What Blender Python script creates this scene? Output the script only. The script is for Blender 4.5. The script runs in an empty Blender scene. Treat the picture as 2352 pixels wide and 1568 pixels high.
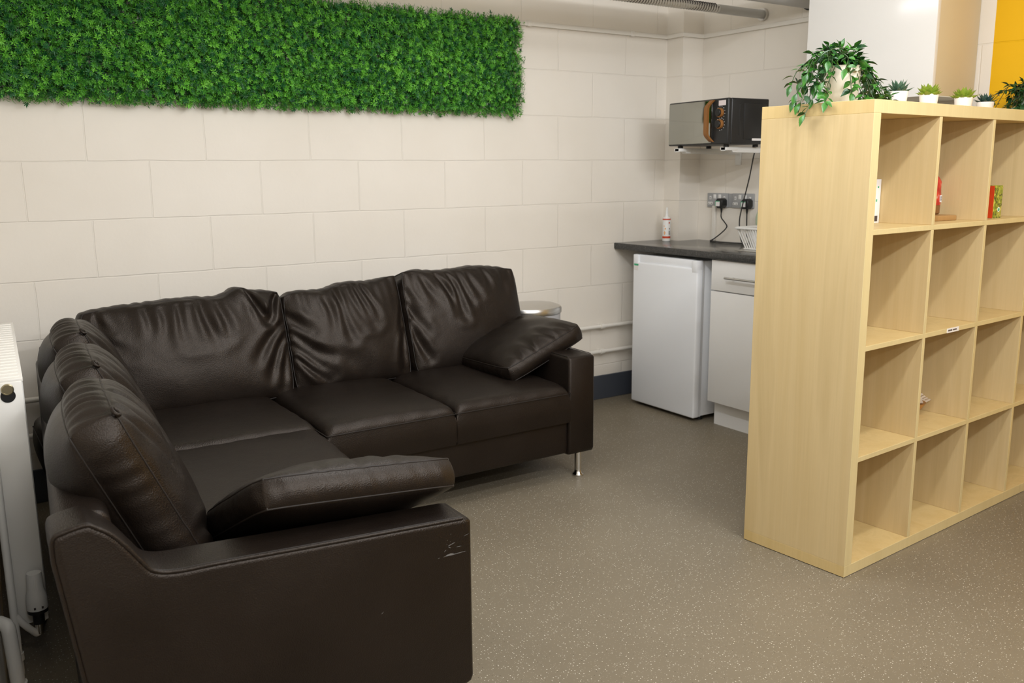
import bpy, bmesh, math, random
import numpy as np
from mathutils import Vector, Matrix
random.seed(7); RNG = np.random.default_rng(11)
scn = bpy.context.scene
COL = scn.collection
PI = math.pi

# ------------------------------------------------------------------ materials
def mat(name, col=(.8, .8, .8), rough=.5, metal=0., spec=.5, coat=0., trans=0., ior=1.45):
    m = bpy.data.materials.new(name); m.use_nodes = True
    b = m.node_tree.nodes['Principled BSDF']
    b.inputs['Base Color'].default_value = (*col, 1)
    b.inputs['Roughness'].default_value = rough
    b.inputs['Metallic'].default_value = metal
    b.inputs['Specular IOR Level'].default_value = spec
    b.inputs['Coat Weight'].default_value = coat
    b.inputs['Transmission Weight'].default_value = trans
    b.inputs['IOR'].default_value = ior
    return m

class NT:
    def __init__(s, m): s.m = m; s.t = m.node_tree; s.b = s.t.nodes['Principled BSDF']
    def n(s, typ, **kw):
        nd = s.t.nodes.new(typ)
        for k, v in kw.items():
            if k.startswith('i_'):
                nd.inputs[k[2:].replace('_', ' ')].default_value = v
            else: setattr(nd, k, v)
        return nd
    def l(s, a, ao, b, bi): s.t.links.new(a.outputs[ao], b.inputs[bi])
    def coord(s, scale=(1, 1, 1), loc=(0, 0, 0), rot=(0, 0, 0)):
        c = s.n('ShaderNodeTexCoord'); mp = s.n('ShaderNodeMapping')
        mp.inputs['Scale'].default_value = scale; mp.inputs['Location'].default_value = loc
        mp.inputs['Rotation'].default_value = rot
        s.l(c, 'Object', mp, 'Vector'); return mp
    def ramp(s, stops):
        r = s.n('ShaderNodeValToRGB'); e = r.color_ramp.elements
        while len(e) < len(stops): e.new(.5)
        for i, (p, c) in enumerate(stops): e[i].position = p; e[i].color = (*c, 1)
        return r
    def bump(s, src, out, dist=.001, strength=1., chain=None):
        bp = s.n('ShaderNodeBump'); bp.inputs['Distance'].default_value = dist; bp.inputs['Strength'].default_value = strength
        s.l(src, out, bp, 'Height')
        if chain: s.l(chain, 'Normal', bp, 'Normal')
        s.l(bp, 'Normal', s.b, 'Normal'); return bp

def block_wall(name, axis, paint_split=None, z0=.1954, offs=0.):
    m = mat(name, (.80, .765, .70), .62, spec=.3); T = NT(m)
    c = T.n('ShaderNodeTexCoord'); sp = T.n('ShaderNodeSeparateXYZ'); cb = T.n('ShaderNodeCombineXYZ')
    T.l(c, 'Object', sp, 0)
    nz = T.n('ShaderNodeTexNoise', i_Scale=3.5, i_Detail=2.); T.l(c, 'Object', nz, 'Vector')
    def madd(a, ao, mul, add):
        q = T.n('ShaderNodeMath', operation='MULTIPLY_ADD'); q.inputs[1].default_value = mul; q.inputs[2].default_value = add
        T.l(a, ao, q, 0); return q
    w = madd(nz, 0, .012, -.006)
    ax = T.n('ShaderNodeMath', operation='ADD'); T.l(sp, axis, ax, 0); ax.inputs[1].default_value = offs
    az = T.n('ShaderNodeMath', operation='ADD'); T.l(sp, 'Z', az, 0); az.inputs[1].default_value = -z0
    ax2 = T.n('ShaderNodeMath', operation='ADD'); T.l(ax, 0, ax2, 0); T.l(w, 0, ax2, 1)
    az2 = T.n('ShaderNodeMath', operation='ADD'); T.l(az, 0, az2, 0); T.l(w, 0, az2, 1)
    T.l(ax2, 0, cb, 0); T.l(az2, 0, cb, 1)
    br = T.n('ShaderNodeTexBrick', offset=.5, offset_frequency=2)
    br.inputs['Scale'].default_value = 1; br.inputs['Brick Width'].default_value = .45; br.inputs['Row Height'].default_value = .225
    br.inputs['Mortar Size'].default_value = .0034; br.inputs['Mortar Smooth'].default_value = .6
    T.l(cb, 0, br, 'Vector')
    inv = madd(br, 'Fac', -1., 1.)
    b1 = T.bump(inv, 0, .0020, .75)
    n2 = T.n('ShaderNodeTexNoise', i_Scale=60., i_Detail=4.); T.l(c, 'Object', n2, 'Vector')
    b2 = T.bump(n2, 0, .0012, .35, chain=b1)
    n3 = T.n('ShaderNodeTexNoise', i_Scale=2.2, i_Detail=3.); T.l(c, 'Object', n3, 'Vector')
    r = T.ramp([(.3, (.80, .742, .655)), (.7, (.845, .79, .708))]); T.l(n3, 0, r, 0)
    if paint_split is None: T.l(r, 0, T.b, 'Base Color')
    else:
        mx = T.n('ShaderNodeMix', data_type='RGBA'); mx.inputs[7].default_value = (.80, .45, .006, 1)
        ls = T.n('ShaderNodeMath', operation='LESS_THAN'); ls.inputs[1].default_value = paint_split
        yy = T.n('ShaderNodeMath', operation='ADD'); T.l(sp, 'Y', yy, 0)
        e = T.n('ShaderNodeTexNoise', i_Scale=25.); T.l(c, 'Object', e, 'Vector'); ee = madd(e, 0, .012, -.006); T.l(ee, 0, yy, 1)
        T.l(yy, 0, ls, 0); T.l(ls, 0, mx, 0); T.l(r, 0, mx, 6); T.l(mx, 2, T.b, 'Base Color')
    return m

M = {}
M['wall_back'] = block_wall('painted_blocks', 'X')
M['wall_right'] = block_wall('painted_blocks_right', 'Y', offs=.09)
M['wall_yellow'] = block_wall('yellow_blocks', 'Y', 50., offs=.09)
M['wall_plain'] = mat('white_paint', (.79, .75, .68), .6, spec=.3)
M['trim'] = mat('trim_paint', (.78, .74, .67), .45)
M['ceiling'] = mat('ceiling_paint', (.72, .70, .66), .8)
M['far_paint'] = mat('far_wall_paint', (.34, .33, .31), .7)
M['base'] = mat('slate_skirting', (.055, .062, .078), .45)

def floor_mat():
    m = mat('speckled_vinyl', (.3, .25, .18), .42, spec=.35); T = NT(m)
    mp = T.coord()
    n = T.n('ShaderNodeTexNoise', i_Scale=1.7, i_Detail=5.); T.l(mp, 0, n, 'Vector')
    r = T.ramp([(.35, (.190, .158, .110)), (.68, (.220, .184, .129))]); T.l(n, 0, r, 0)
    prev = r
    for sc, thr, pick, col in ((105, .15, .20, (.62, .58, .49)), (170, .17, .22, (.36, .32, .25)), (60, .07, .10, (.06, .045, .03))):
        v = T.n('ShaderNodeTexVoronoi', voronoi_dimensions='2D', i_Scale=float(sc)); T.l(mp, 0, v, 'Vector')
        a = T.n('ShaderNodeMath', operation='LESS_THAN'); a.inputs[1].default_value = thr; T.l(v, 'Distance', a, 0)
        s = T.n('ShaderNodeSeparateColor'); T.l(v, 'Color', s, 0)
        b = T.n('ShaderNodeMath', operation='LESS_THAN'); b.inputs[1].default_value = pick; T.l(s, 0, b, 0)
        mu = T.n('ShaderNodeMath', operation='MULTIPLY'); T.l(a, 0, mu, 0); T.l(b, 0, mu, 1)
        mx = T.n('ShaderNodeMix', data_type='RGBA'); mx.inputs[7].default_value = (*col, 1)
        T.l(mu, 0, mx, 0); T.l(prev, 2 if prev is not r else 0, mx, 6); prev = mx
    T.l(prev, 2, T.b, 'Base Color')
    n2 = T.n('ShaderNodeTexNoise', i_Scale=260., i_Detail=2.); T.l(mp, 0, n2, 'Vector')
    T.bump(n2, 0, .0006, .35)
    return m
M['floor'] = floor_mat()

def leather_mat():
    m = mat('dark_brown_leather', (.017, .0118, .0092), .40, spec=.42); T = NT(m)
    T.b.inputs['Specular Tint'].default_value = (1, .87, .76, 1)
    mp = T.coord()
    n = T.n('ShaderNodeTexNoise', i_Scale=5., i_Detail=4.); T.l(mp, 0, n, 'Vector')
    r = T.ramp([(.3, (.0072, .0048, .0036)), (.7, (.0108, .0074, .0056))]); T.l(n, 0, r, 0); T.l(r, 0, T.b, 'Base Color')
    v = T.n('ShaderNodeTexVoronoi', i_Scale=420., feature='SMOOTH_F1'); T.l(mp, 0, v, 'Vector')
    b1 = T.bump(v, 'Distance', .0011, .6)
    n2 = T.n('ShaderNodeTexNoise', i_Scale=34., i_Detail=3.); T.l(mp, 0, n2, 'Vector')
    b2 = T.bump(n2, 0, .0022, .3, chain=b1)
    r2 = T.ramp([(.3, (.37,) * 3), (.7, (.46,) * 3)]); T.l(n, 0, r2, 0); T.l(r2, 0, T.b, 'Roughness')
    return m
M['leather'] = leather_mat()
M['stitch'] = mat('seam_thread', (.013, .0085, .006), .55)
M['scuff'] = mat('scuffed_leather', (.16, .155, .15), .7)

def wood_mat(name, rot=(0, 0, 0), c1=(.64, .475, .235), c2=(.70, .535, .283)):
    m = mat(name, c1, .42, spec=.35); T = NT(m)
    mp = T.coord(scale=(9, 9, .55), rot=rot)
    n = T.n('ShaderNodeTexNoise', i_Scale=1.6, i_Detail=5., i_Distortion=.7); T.l(mp, 0, n, 'Vector')
    r = T.ramp([(.28, c1), (.55, c2), (.8, tuple(.93 * x for x in c1))]); T.l(n, 0, r, 0)
    mp2 = T.coord(scale=(160, 160, 4), rot=rot)
    n2 = T.n('ShaderNodeTexNoise', i_Scale=1., i_Detail=2.); T.l(mp2, 0, n2, 'Vector')
    mx = T.n('ShaderNodeMix', data_type='RGBA', blend_type='MULTIPLY'); mx.inputs[0].default_value = .10
    T.l(r, 0, mx, 6); T.l(n2, 0, mx, 7); T.l(mx, 2, T.b, 'Base Color')
    return m
M['wood_v'] = wood_mat('birch_upright')
M['wood_h'] = wood_mat('birch_board', rot=(0, PI / 2, 0), c1=(.64, .46, .195), c2=(.70, .52, .24))
M['wood_edge'] = wood_mat('birch_edge', rot=(0, PI / 2, 0), c1=(.64, .52, .27), c2=(.68, .56, .30))
M['white_gloss'] = mat('white_gloss', (.80, .775, .735), .18)
M['white_satin'] = mat('white_satin', (.89, .88, .86), .3)
M['fridge'] = mat('fridge_white', (.885, .90, .925), .28)
M['cream_side'] = mat('cream_board', (.64, .52, .33), .5)
M['lifted_under'] = mat('lifted_underside', (.80, .79, .72), .5)  # cabinet underside coloured paler to make up for weak bounce light
M['radiator'] = mat('radiator_enamel', (.88, .855, .80), .35)
M['chrome'] = mat('chrome', (.75, .74, .72), .16, 1.)
M['steel'] = mat('brushed_steel', (.62, .61, .59), .3, 1.)
M['brass'] = mat('dull_brass', (.42, .37, .25), .35, 1.)
M['black'] = mat('black_plastic', (.012, .012, .012), .4)
M['black_enamel'] = mat('black_enamel', (.018, .018, .018), .38)
M['mirror'] = mat('mirrored_glass', (.36, .365, .335), .05, 1.)
M['walnut'] = wood_mat('walnut', c1=(.21, .085, .022), c2=(.29, .125, .035))
M['grey_plate'] = mat('grey_metal_plate', (.36, .36, .36), .42)
M['seal'] = mat('grey_seal', (.60, .60, .60), .5)
M['white_plastic'] = mat('white_plastic', (.80, .79, .76), .35)
M['paper'] = mat('paper_label', (.82, .79, .77), .6)
M['paper_pink'] = mat('pinkish_label', (.78, .68, .66), .5)
M['ink'] = mat('ink', (.06, .045, .045), .6)
M['green_ink'] = mat('green_print', (.05, .42, .20), .5)
M['red'] = mat('red_print', (.62, .055, .012), .4)
M['orange'] = mat('orange_print', (.85, .40, .12), .5)
M['bin_grey'] = mat('grey_enamel', (.42, .42, .435), .35)
M['cream_pot'] = mat('cream_ceramic', (.80, .74, .61), .4)
M['white_pot'] = mat('white_ceramic', (.86, .81, .76), .4)
M['soil'] = mat('soil', (.03, .02, .012), .9)
M['stem'] = mat('plant_stem', (.045, .085, .025), .5)
M['stem_dark'] = mat('plant_stem_dark', (.04, .04, .015), .5)
M['bag_red'] = mat('red_foil', (.55, .035, .02), .32)
M['bag_brown'] = mat('brown_foil', (.22, .10, .03), .4)
M['oak'] = wood_mat('oak_board', rot=(0, PI / 2, 0), c1=(.32, .175, .06), c2=(.42, .24, .09))
M['bowl'] = mat('bamboo_bowl', (.50, .235, .055), .4)
M['pale_wood'] = mat('pale_wood', (.66, .54, .42), .6)
M['plate_green'] = mat('pale_green_plate', (.56, .66, .46), .3)
M['pipe_grey'] = mat('galvanised_pipe', (.50, .50, .49), .5, .2)
M['foil'] = mat('foil_lagging', (.72, .71, .68), .5)
M['glass'] = mat('clear_glass', (1, 1, 1), .03, trans=1.)

def worktop_mat():
    m = mat('charcoal_worktop', (.05, .05, .05), .16, spec=.7); T = NT(m); mp = T.coord()
    n = T.n('ShaderNodeTexNoise', i_Scale=190., i_Detail=2.); T.l(mp, 0, n, 'Vector')
    r = T.ramp([(.35, (.022, .022, .022)), (.62, (.052, .052, .050)), (.75, (.10, .10, .095))]); T.l(n, 0, r, 0); T.l(r, 0, T.b, 'Base Color')
    return m
M['worktop'] = worktop_mat()

def leaf_mat(name, c1, c2, rough=.35, scale=60):
    m = mat(name, c1, rough, spec=.5); T = NT(m); mp = T.coord()
    n = T.n('ShaderNodeTexNoise', i_Scale=float(scale), i_Detail=2.); T.l(mp, 0, n, 'Vector')
    r = T.ramp([(.35, c1), (.65, c2)]); T.l(n, 0, r, 0); T.l(r, 0, T.b, 'Base Color')
    return m
M['g1'] = leaf_mat('foliage_mid', (.032, .17, .013), (.066, .28, .022), .45, 30)
M['g2'] = leaf_mat('foliage_light', (.090, .36, .025), (.17, .50, .045), .45, 30)
M['g3'] = leaf_mat('foliage_deep', (.006, .075, .014), (.014, .125, .028), .45, 30)
M['g4'] = leaf_mat('foliage_blade', (.05, .21, .02), (.11, .34, .05), .4, 30)
M['mesh_back'] = mat('dark_grid', (.014, .035, .012), .7)
M['lf1'] = leaf_mat('leaf_green', (.022, .10, .014), (.05, .19, .02), .28)
M['lf2'] = leaf_mat('leaf_dark', (.012, .048, .016), (.022, .08, .02), .3)
M['suc_blue'] = leaf_mat('succulent_blue', (.045, .105, .065), (.085, .155, .095), .5)
M['suc_lime'] = leaf_mat('succulent_lime', (.17, .25, .022), (.26, .35, .035), .5)
M['suc_dark'] = leaf_mat('succulent_dark', (.022, .06, .05), (.05, .10, .075), .5)

def carton_mat():
    m = mat('green_carton', (.42, .42, .10), .4); T = NT(m); mp = T.coord()
    n = T.n('ShaderNodeTexNoise', i_Scale=48., i_Detail=3., i_Distortion=1.5); T.l(mp, 0, n, 'Vector')
    r = T.ramp([(.38, (.06, .07, .03)), (.5, (.26, .32, .03)), (.66, (.58, .55, .12))]); T.l(n, 0, r, 0); T.l(r, 0, T.b, 'Base Color')
    return m
M['carton'] = carton_mat()
def bag_mat():
    m = mat('printed_red_bag', (.5, .04, .03), .3); T = NT(m); mp = T.coord()
    n = T.n('ShaderNodeTexNoise', i_Scale=38., i_Detail=2.); T.l(mp, 0, n, 'Vector')
    r = T.ramp([(.45, (.42, .025, .018)), (.6, (.62, .06, .03)), (.68, (.62, .22, .17))]); T.l(n, 0, r, 0); T.l(r, 0, T.b, 'Base Color')
    return m
M['bag'] = bag_mat()

# ------------------------------------------------------------------ mesh helpers
class MB:
    def __init__(s): s.v = []; s.f = []; s.mi = []
    def add(s, v, f, mi=0):
        o = len(s.v); s.v.extend([tuple(map(float, p)) for p in v]); s.f.extend([tuple(i + o for i in q) for q in f]); s.mi.extend([mi] * len(f)); return s
    def box(s, x0, x1, y0, y1, z0, z1, bev=0, seg=2, mi=0, xf=None):
        bm = bmesh.new(); bmesh.ops.create_cube(bm, size=1)
        for v in bm.verts:
            v.co = Vector((x0 + (v.co.x + .5) * (x1 - x0), y0 + (v.co.y + .5) * (y1 - y0), z0 + (v.co.z + .5) * (z1 - z0)))
        if bev: bmesh.ops.bevel(bm, geom=bm.edges[:], offset=bev, segments=seg, profile=.5, affect='EDGES')
        return s.bm(bm, mi, xf)
    def bm(s, bm, mi=0, xf=None):
        bm.verts.index_update()
        s.add([(xf @ v.co if xf else v.co) for v in bm.verts], [[v.index for v in f.verts] for f in bm.faces], mi); bm.free(); return s
    def prism(s, pts, axis, a0, a1, bev=0, seg=3, mi=0, fn=None, capbev=True):
        """outline pts (2D) extruded along axis 'x','y' or 'z'"""
        bm = bmesh.new()
        def P(p, a):
            if axis == 'z': return (p[0], p[1], a)
            if axis == 'y': return (p[0], a, p[1])
            return (a, p[0], p[1])
        A = [bm.verts.new(P(p, a0)) for p in pts]; B = [bm.verts.new(P(p, a1)) for p in pts]
        n = len(pts); bm.faces.new(A[::-1]); bm.faces.new(B)
        for i in range(n): bm.faces.new((A[i], A[(i + 1) % n], B[(i + 1) % n], B[i]))
        bmesh.ops.recalc_face_normals(bm, faces=bm.faces[:])
        if bev:
            es = [e for e in bm.edges if (e.verts[0] in A) == (e.verts[1] in A)] if capbev else bm.edges[:]
            bmesh.ops.bevel(bm, geom=es, offset=bev, segments=seg, profile=.5, affect='EDGES')
        if fn:
            for v in bm.verts: v.co = Vector(fn(*v.co))
        return s.bm(bm, mi)
    def tube(s, pts, r, n=10, closed=False, mi=0, cap=True):
        P = [Vector(p) for p in pts]; m = len(P); rs = r if hasattr(r, '__len__') else [r] * m
        vs = []; fs = []; up = None
        for i, p in enumerate(P):
            if closed: t = P[(i + 1) % m] - P[i - 1]
            else: t = P[min(i + 1, m - 1)] - P[max(i - 1, 0)]
            if t.length < 1e-9: t = Vector((0, 0, 1))
            t.normalize()
            if up is None:
                up = Vector((0, 0, 1)) if abs(t.z) < .9 else Vector((1, 0, 0))
            a = up - t * up.dot(t)
            if a.length < 1e-6: a = t.orthogonal()
            a.normalize(); up = a; b = t.cross(a)
            for k in range(n):
                th = 2 * PI * k / n; vs.append(p + (a * math.cos(th) + b * math.sin(th)) * rs[i])
        for i in range(m if closed else m - 1):
            j = (i + 1) % m
            for k in range(n):
                k2 = (k + 1) % n; fs.append((i * n + k, i * n + k2, j * n + k2, j * n + k))
        if cap and not closed: fs += [tuple(range(n))[::-1], tuple((m - 1) * n + k for k in range(n))]
        return s.add(vs, fs, mi)
    def lathe(s, prof, n=28, c=(0, 0, 0), mi=0, sx=1., sy=1., xf=None):
        vs = []; fs = []
        for r, z in prof:
            for k in range(n):
                th = 2 * PI * k / n; p = Vector((c[0] + r * math.cos(th) * sx, c[1] + r * math.sin(th) * sy, c[2] + z)); vs.append(xf @ p if xf else p)
        for i in range(len(prof) - 1):
            for k in range(n):
                k2 = (k + 1) % n; fs.append((i * n + k, i * n + k2, (i + 1) * n + k2, (i + 1) * n + k))
        fs += [tuple(range(n))[::-1], tuple((len(prof) - 1) * n + k for k in range(n))]
        return s.add(vs, fs, mi)
    def build(s, name, mats, parent=None, smooth=True, angle=35, world=False):
        me = bpy.data.meshes.new(name); me.from_pydata(s.v, [], s.f)
        if not isinstance(mats, (list, tuple)): mats = [mats]
        for m in mats: me.materials.append(M[m] if isinstance(m, str) else m)
        if any(s.mi): me.polygons.foreach_set('material_index', s.mi)
        me.update()
        if smooth:
            me.polygons.foreach_set('use_smooth', [True] * len(me.polygons)); me.set_sharp_from_angle(angle=math.radians(angle))
        o = bpy.data.objects.new(name, me); COL.objects.link(o)
        if parent: o.parent = parent
        if parent and world:
            q = parent
            while q.parent: q = q.parent
            o.matrix_parent_inverse = Matrix.LocRotScale(q.location, q.rotation_euler, None).inverted() if parent is q else Matrix()
        return o

def struct(o): o['kind'] = 'structure'; return o
def tag(o, label, cat, group=None):
    o['label'] = label; o['category'] = cat
    if group: o['group'] = group
    return o
def thing(name, label, cat, loc=(0, 0, 0), rz=0., group=None):
    o = bpy.data.objects.new(name, None); COL.objects.link(o); o.empty_display_size = .05
    o.location = loc; o.rotation_euler = (0, 0, rz); return tag(o, label, cat, group)
def shift(mb, d):
    mb.v = [(a - d[0], b - d[1], c - d[2]) for a, b, c in mb.v]; return mb

# ------------------------------------------------------------------ camera
CAM = np.array([-0.5672, -3.8331, 1.2726]); YAW, PITCH, ROLL, FPX = .5815, -.1890, -.0085, 2053.4
def basis(a, b, g):
    ca, sa, cb, sb, cg, sg = math.cos(a), math.sin(a), math.cos(b), math.sin(b), math.cos(g), math.sin(g)
    f = Vector((sa * cb, ca * cb, sb)); r = Vector((ca, -sa, 0)); u = r.cross(f)
    return cg * r + sg * u, -sg * r + cg * u, f
cr, cu, cf = basis(YAW, PITCH, ROLL)
cd = bpy.data.cameras.new('camera'); cam = bpy.data.objects.new('camera', cd); COL.objects.link(cam)
cam.matrix_world = Matrix(((cr.x, cu.x, -cf.x, CAM[0]), (cr.y, cu.y, -cf.y, CAM[1]), (cr.z, cu.z, -cf.z, CAM[2]), (0, 0, 0, 1)))
cd.sensor_width = 36; cd.sensor_fit = 'HORIZONTAL'; cd.lens = FPX / 2352 * 36; cd.clip_start = .02
cd.dof.use_dof = True; cd.dof.focus_distance = 2.65; cd.dof.aperture_fstop = 5.6
scn.camera = cam

# ------------------------------------------------------------------ room
R = 3.15; H = 2.5; YF = -6.2; SK = .05
def wl(y): return -.437 + .0504 * y          # left wall x at y
b = MB(); b.add([(-1.3, .0, 0), (3.4, .0, 0), (3.4, YF, 0), (-1.3, YF, 0)], [(3, 2, 1, 0)]); struct(b.build('floor', 'floor', smooth=False))
b = MB(); b.box(-1.3, 3.4, YF, .1, H, H + .08); struct(b.build('ceiling', 'ceiling', smooth=False))
b = MB(); b.box(-.9, R + .15, 0, .15, 0, H); struct(b.build('wall_back', 'wall_back', smooth=False))
YJ = -1.712
def RX(y): return R + .042 * (-y - .125)
for nm, y0, y1, m_ in (('wall_right', 0, YJ, 'wall_right'), ('wall_far_right', YJ, YF, 'wall_yellow')):
    b = MB(); b.prism([(RX(y0), y0), (RX(y0) + .2, y0), (RX(y1) + .2, y1), (RX(y1), y1)], 'z', 0, H); struct(b.build(nm, m_, smooth=False))
b = MB(); b.box(-1.3, R + .15, YF - .15, YF, 0, H); struct(b.build('wall_front', 'far_paint', smooth=False))
b = MB(); b.prism([(wl(0), 0), (wl(YF), YF), (wl(YF) - .15, YF), (wl(0) - .15, 0)], 'z', 0, H); struct(b.build('wall_left', 'wall_plain', smooth=False))
b = MB(); b.box(2.996, R + .02, -.125, 0, 0, H); struct(b.build('wall_corner', 'wall_back', smooth=False))
b = MB(); b.box(wl(0), 2.996, -.012, 0, 0, .136, .003); struct(b.build('baseboard_back', 'base', smooth=False))
# thin trunking running round the walls
b = MB(); b.prism([(wl(0), -.018), (2.978, -.018), (2.978, -.143), (RX(-.143) - .018, -.143), (RX(YJ) - .018, YJ), (RX(YJ), YJ), (RX(-.125), -.125), (2.996, -.125), (2.996, 0), (wl(0), 0)], 'z', 1.974, 1.994)
for x in (2.05, 2.72): b.box(x, x + .02, -.022, 0, 1.97, 1.998, .002)
struct(b.build('trim_1', 'trim', smooth=False))
# upright trunking under the sockets
b = MB(); b.box(R - .012, RX(-.25), -.262, -.238, .876, 1.07, .003); struct(b.build('trim_2', 'trim', smooth=False))

# ------------------------------------------------------------------ pipes
def corr(p0, p1, r, step, amp):
    p0, p1 = Vector(p0), Vector(p1); n = int((p1 - p0).length / step); pts = []; rs = []
    for i in range(n + 1):
        pts.append(p0.lerp(p1, i / n)); rs.append(r + amp * (.5 + .5 * math.cos(2 * PI * i / 4)))
    return pts, rs
t = thing('overhead_pipe', 'ribbed foil-lagged pipe high up, entering the right wall above the microwave', 'pipe', (1.0, -.53, 2.045))
b = MB(); pts, rs = corr((-1.4, 0, 0), (1.85, 0, 0), .0175, .0042, .004); b.tube(pts, rs, 14); b.build('lagging', 'foil', t)
b = MB(); b.tube([(-1.4 + 3.22 * i / 3600, -(.0226 if math.sin(2 * PI * i / 18 + .35) > .25 else .0175) * math.cos(2 * PI * i / 18 + .35), (.0226 if math.sin(2 * PI * i / 18 + .35) > .25 else .0175) * math.sin(2 * PI * i / 18 + .35)) for i in range(3601)], .0022, 5); b.build('dark_serration', 'ink', t)  # dark helix added to draw the serrations on the pipe's upper side
b = MB(); b.tube([(1.83, 0, 0), (2.167, 0, 0)], .0215, 16); b.build('plain_end', 'pipe_grey', t)
b = MB(); b.tube([(2.148, 0, 0), (2.162, 0, 0)], .031, 18); b.build('collar', 'steel', t)
t = thing('overhead_pipe', 'smooth grey pipe high up, closer to the wall cabinet than the ribbed one', 'pipe', (1.0, -.83, 2.079))
b = MB(); b.tube([(-1.4, 0, 0), (2.18, 0, 0)], .050, 24); b.build('pipe_run', 'pipe_grey', t)
b = MB(); b.tube([(2.148, 0, 0), (2.17, 0, 0)], .057, 24); b.build('collar', 'black', t)
for z, lab in ((.421, 'upper white heating pipe along the back wall beside the fridge'), (.279, 'lower white heating pipe along the back wall beside the fridge')):
    t = thing('heating_pipe', lab, 'pipe', (0, -.03, z))
    b = MB(); b.tube([(wl(0) + .05, 0, 0), (2.99, 0, 0)], .011, 12); b.build('pipe_run', 'trim', t)
    for x in (.6, 1.5, 2.53):
        b = MB(); b.tube([(x - .012, 0, 0), (x + .012, 0, 0)], .0155, 12); b.box(x - .01, x + .01, 0, .03, -.008, .008); b.build('pipe_clip', 'trim', t)

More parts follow.
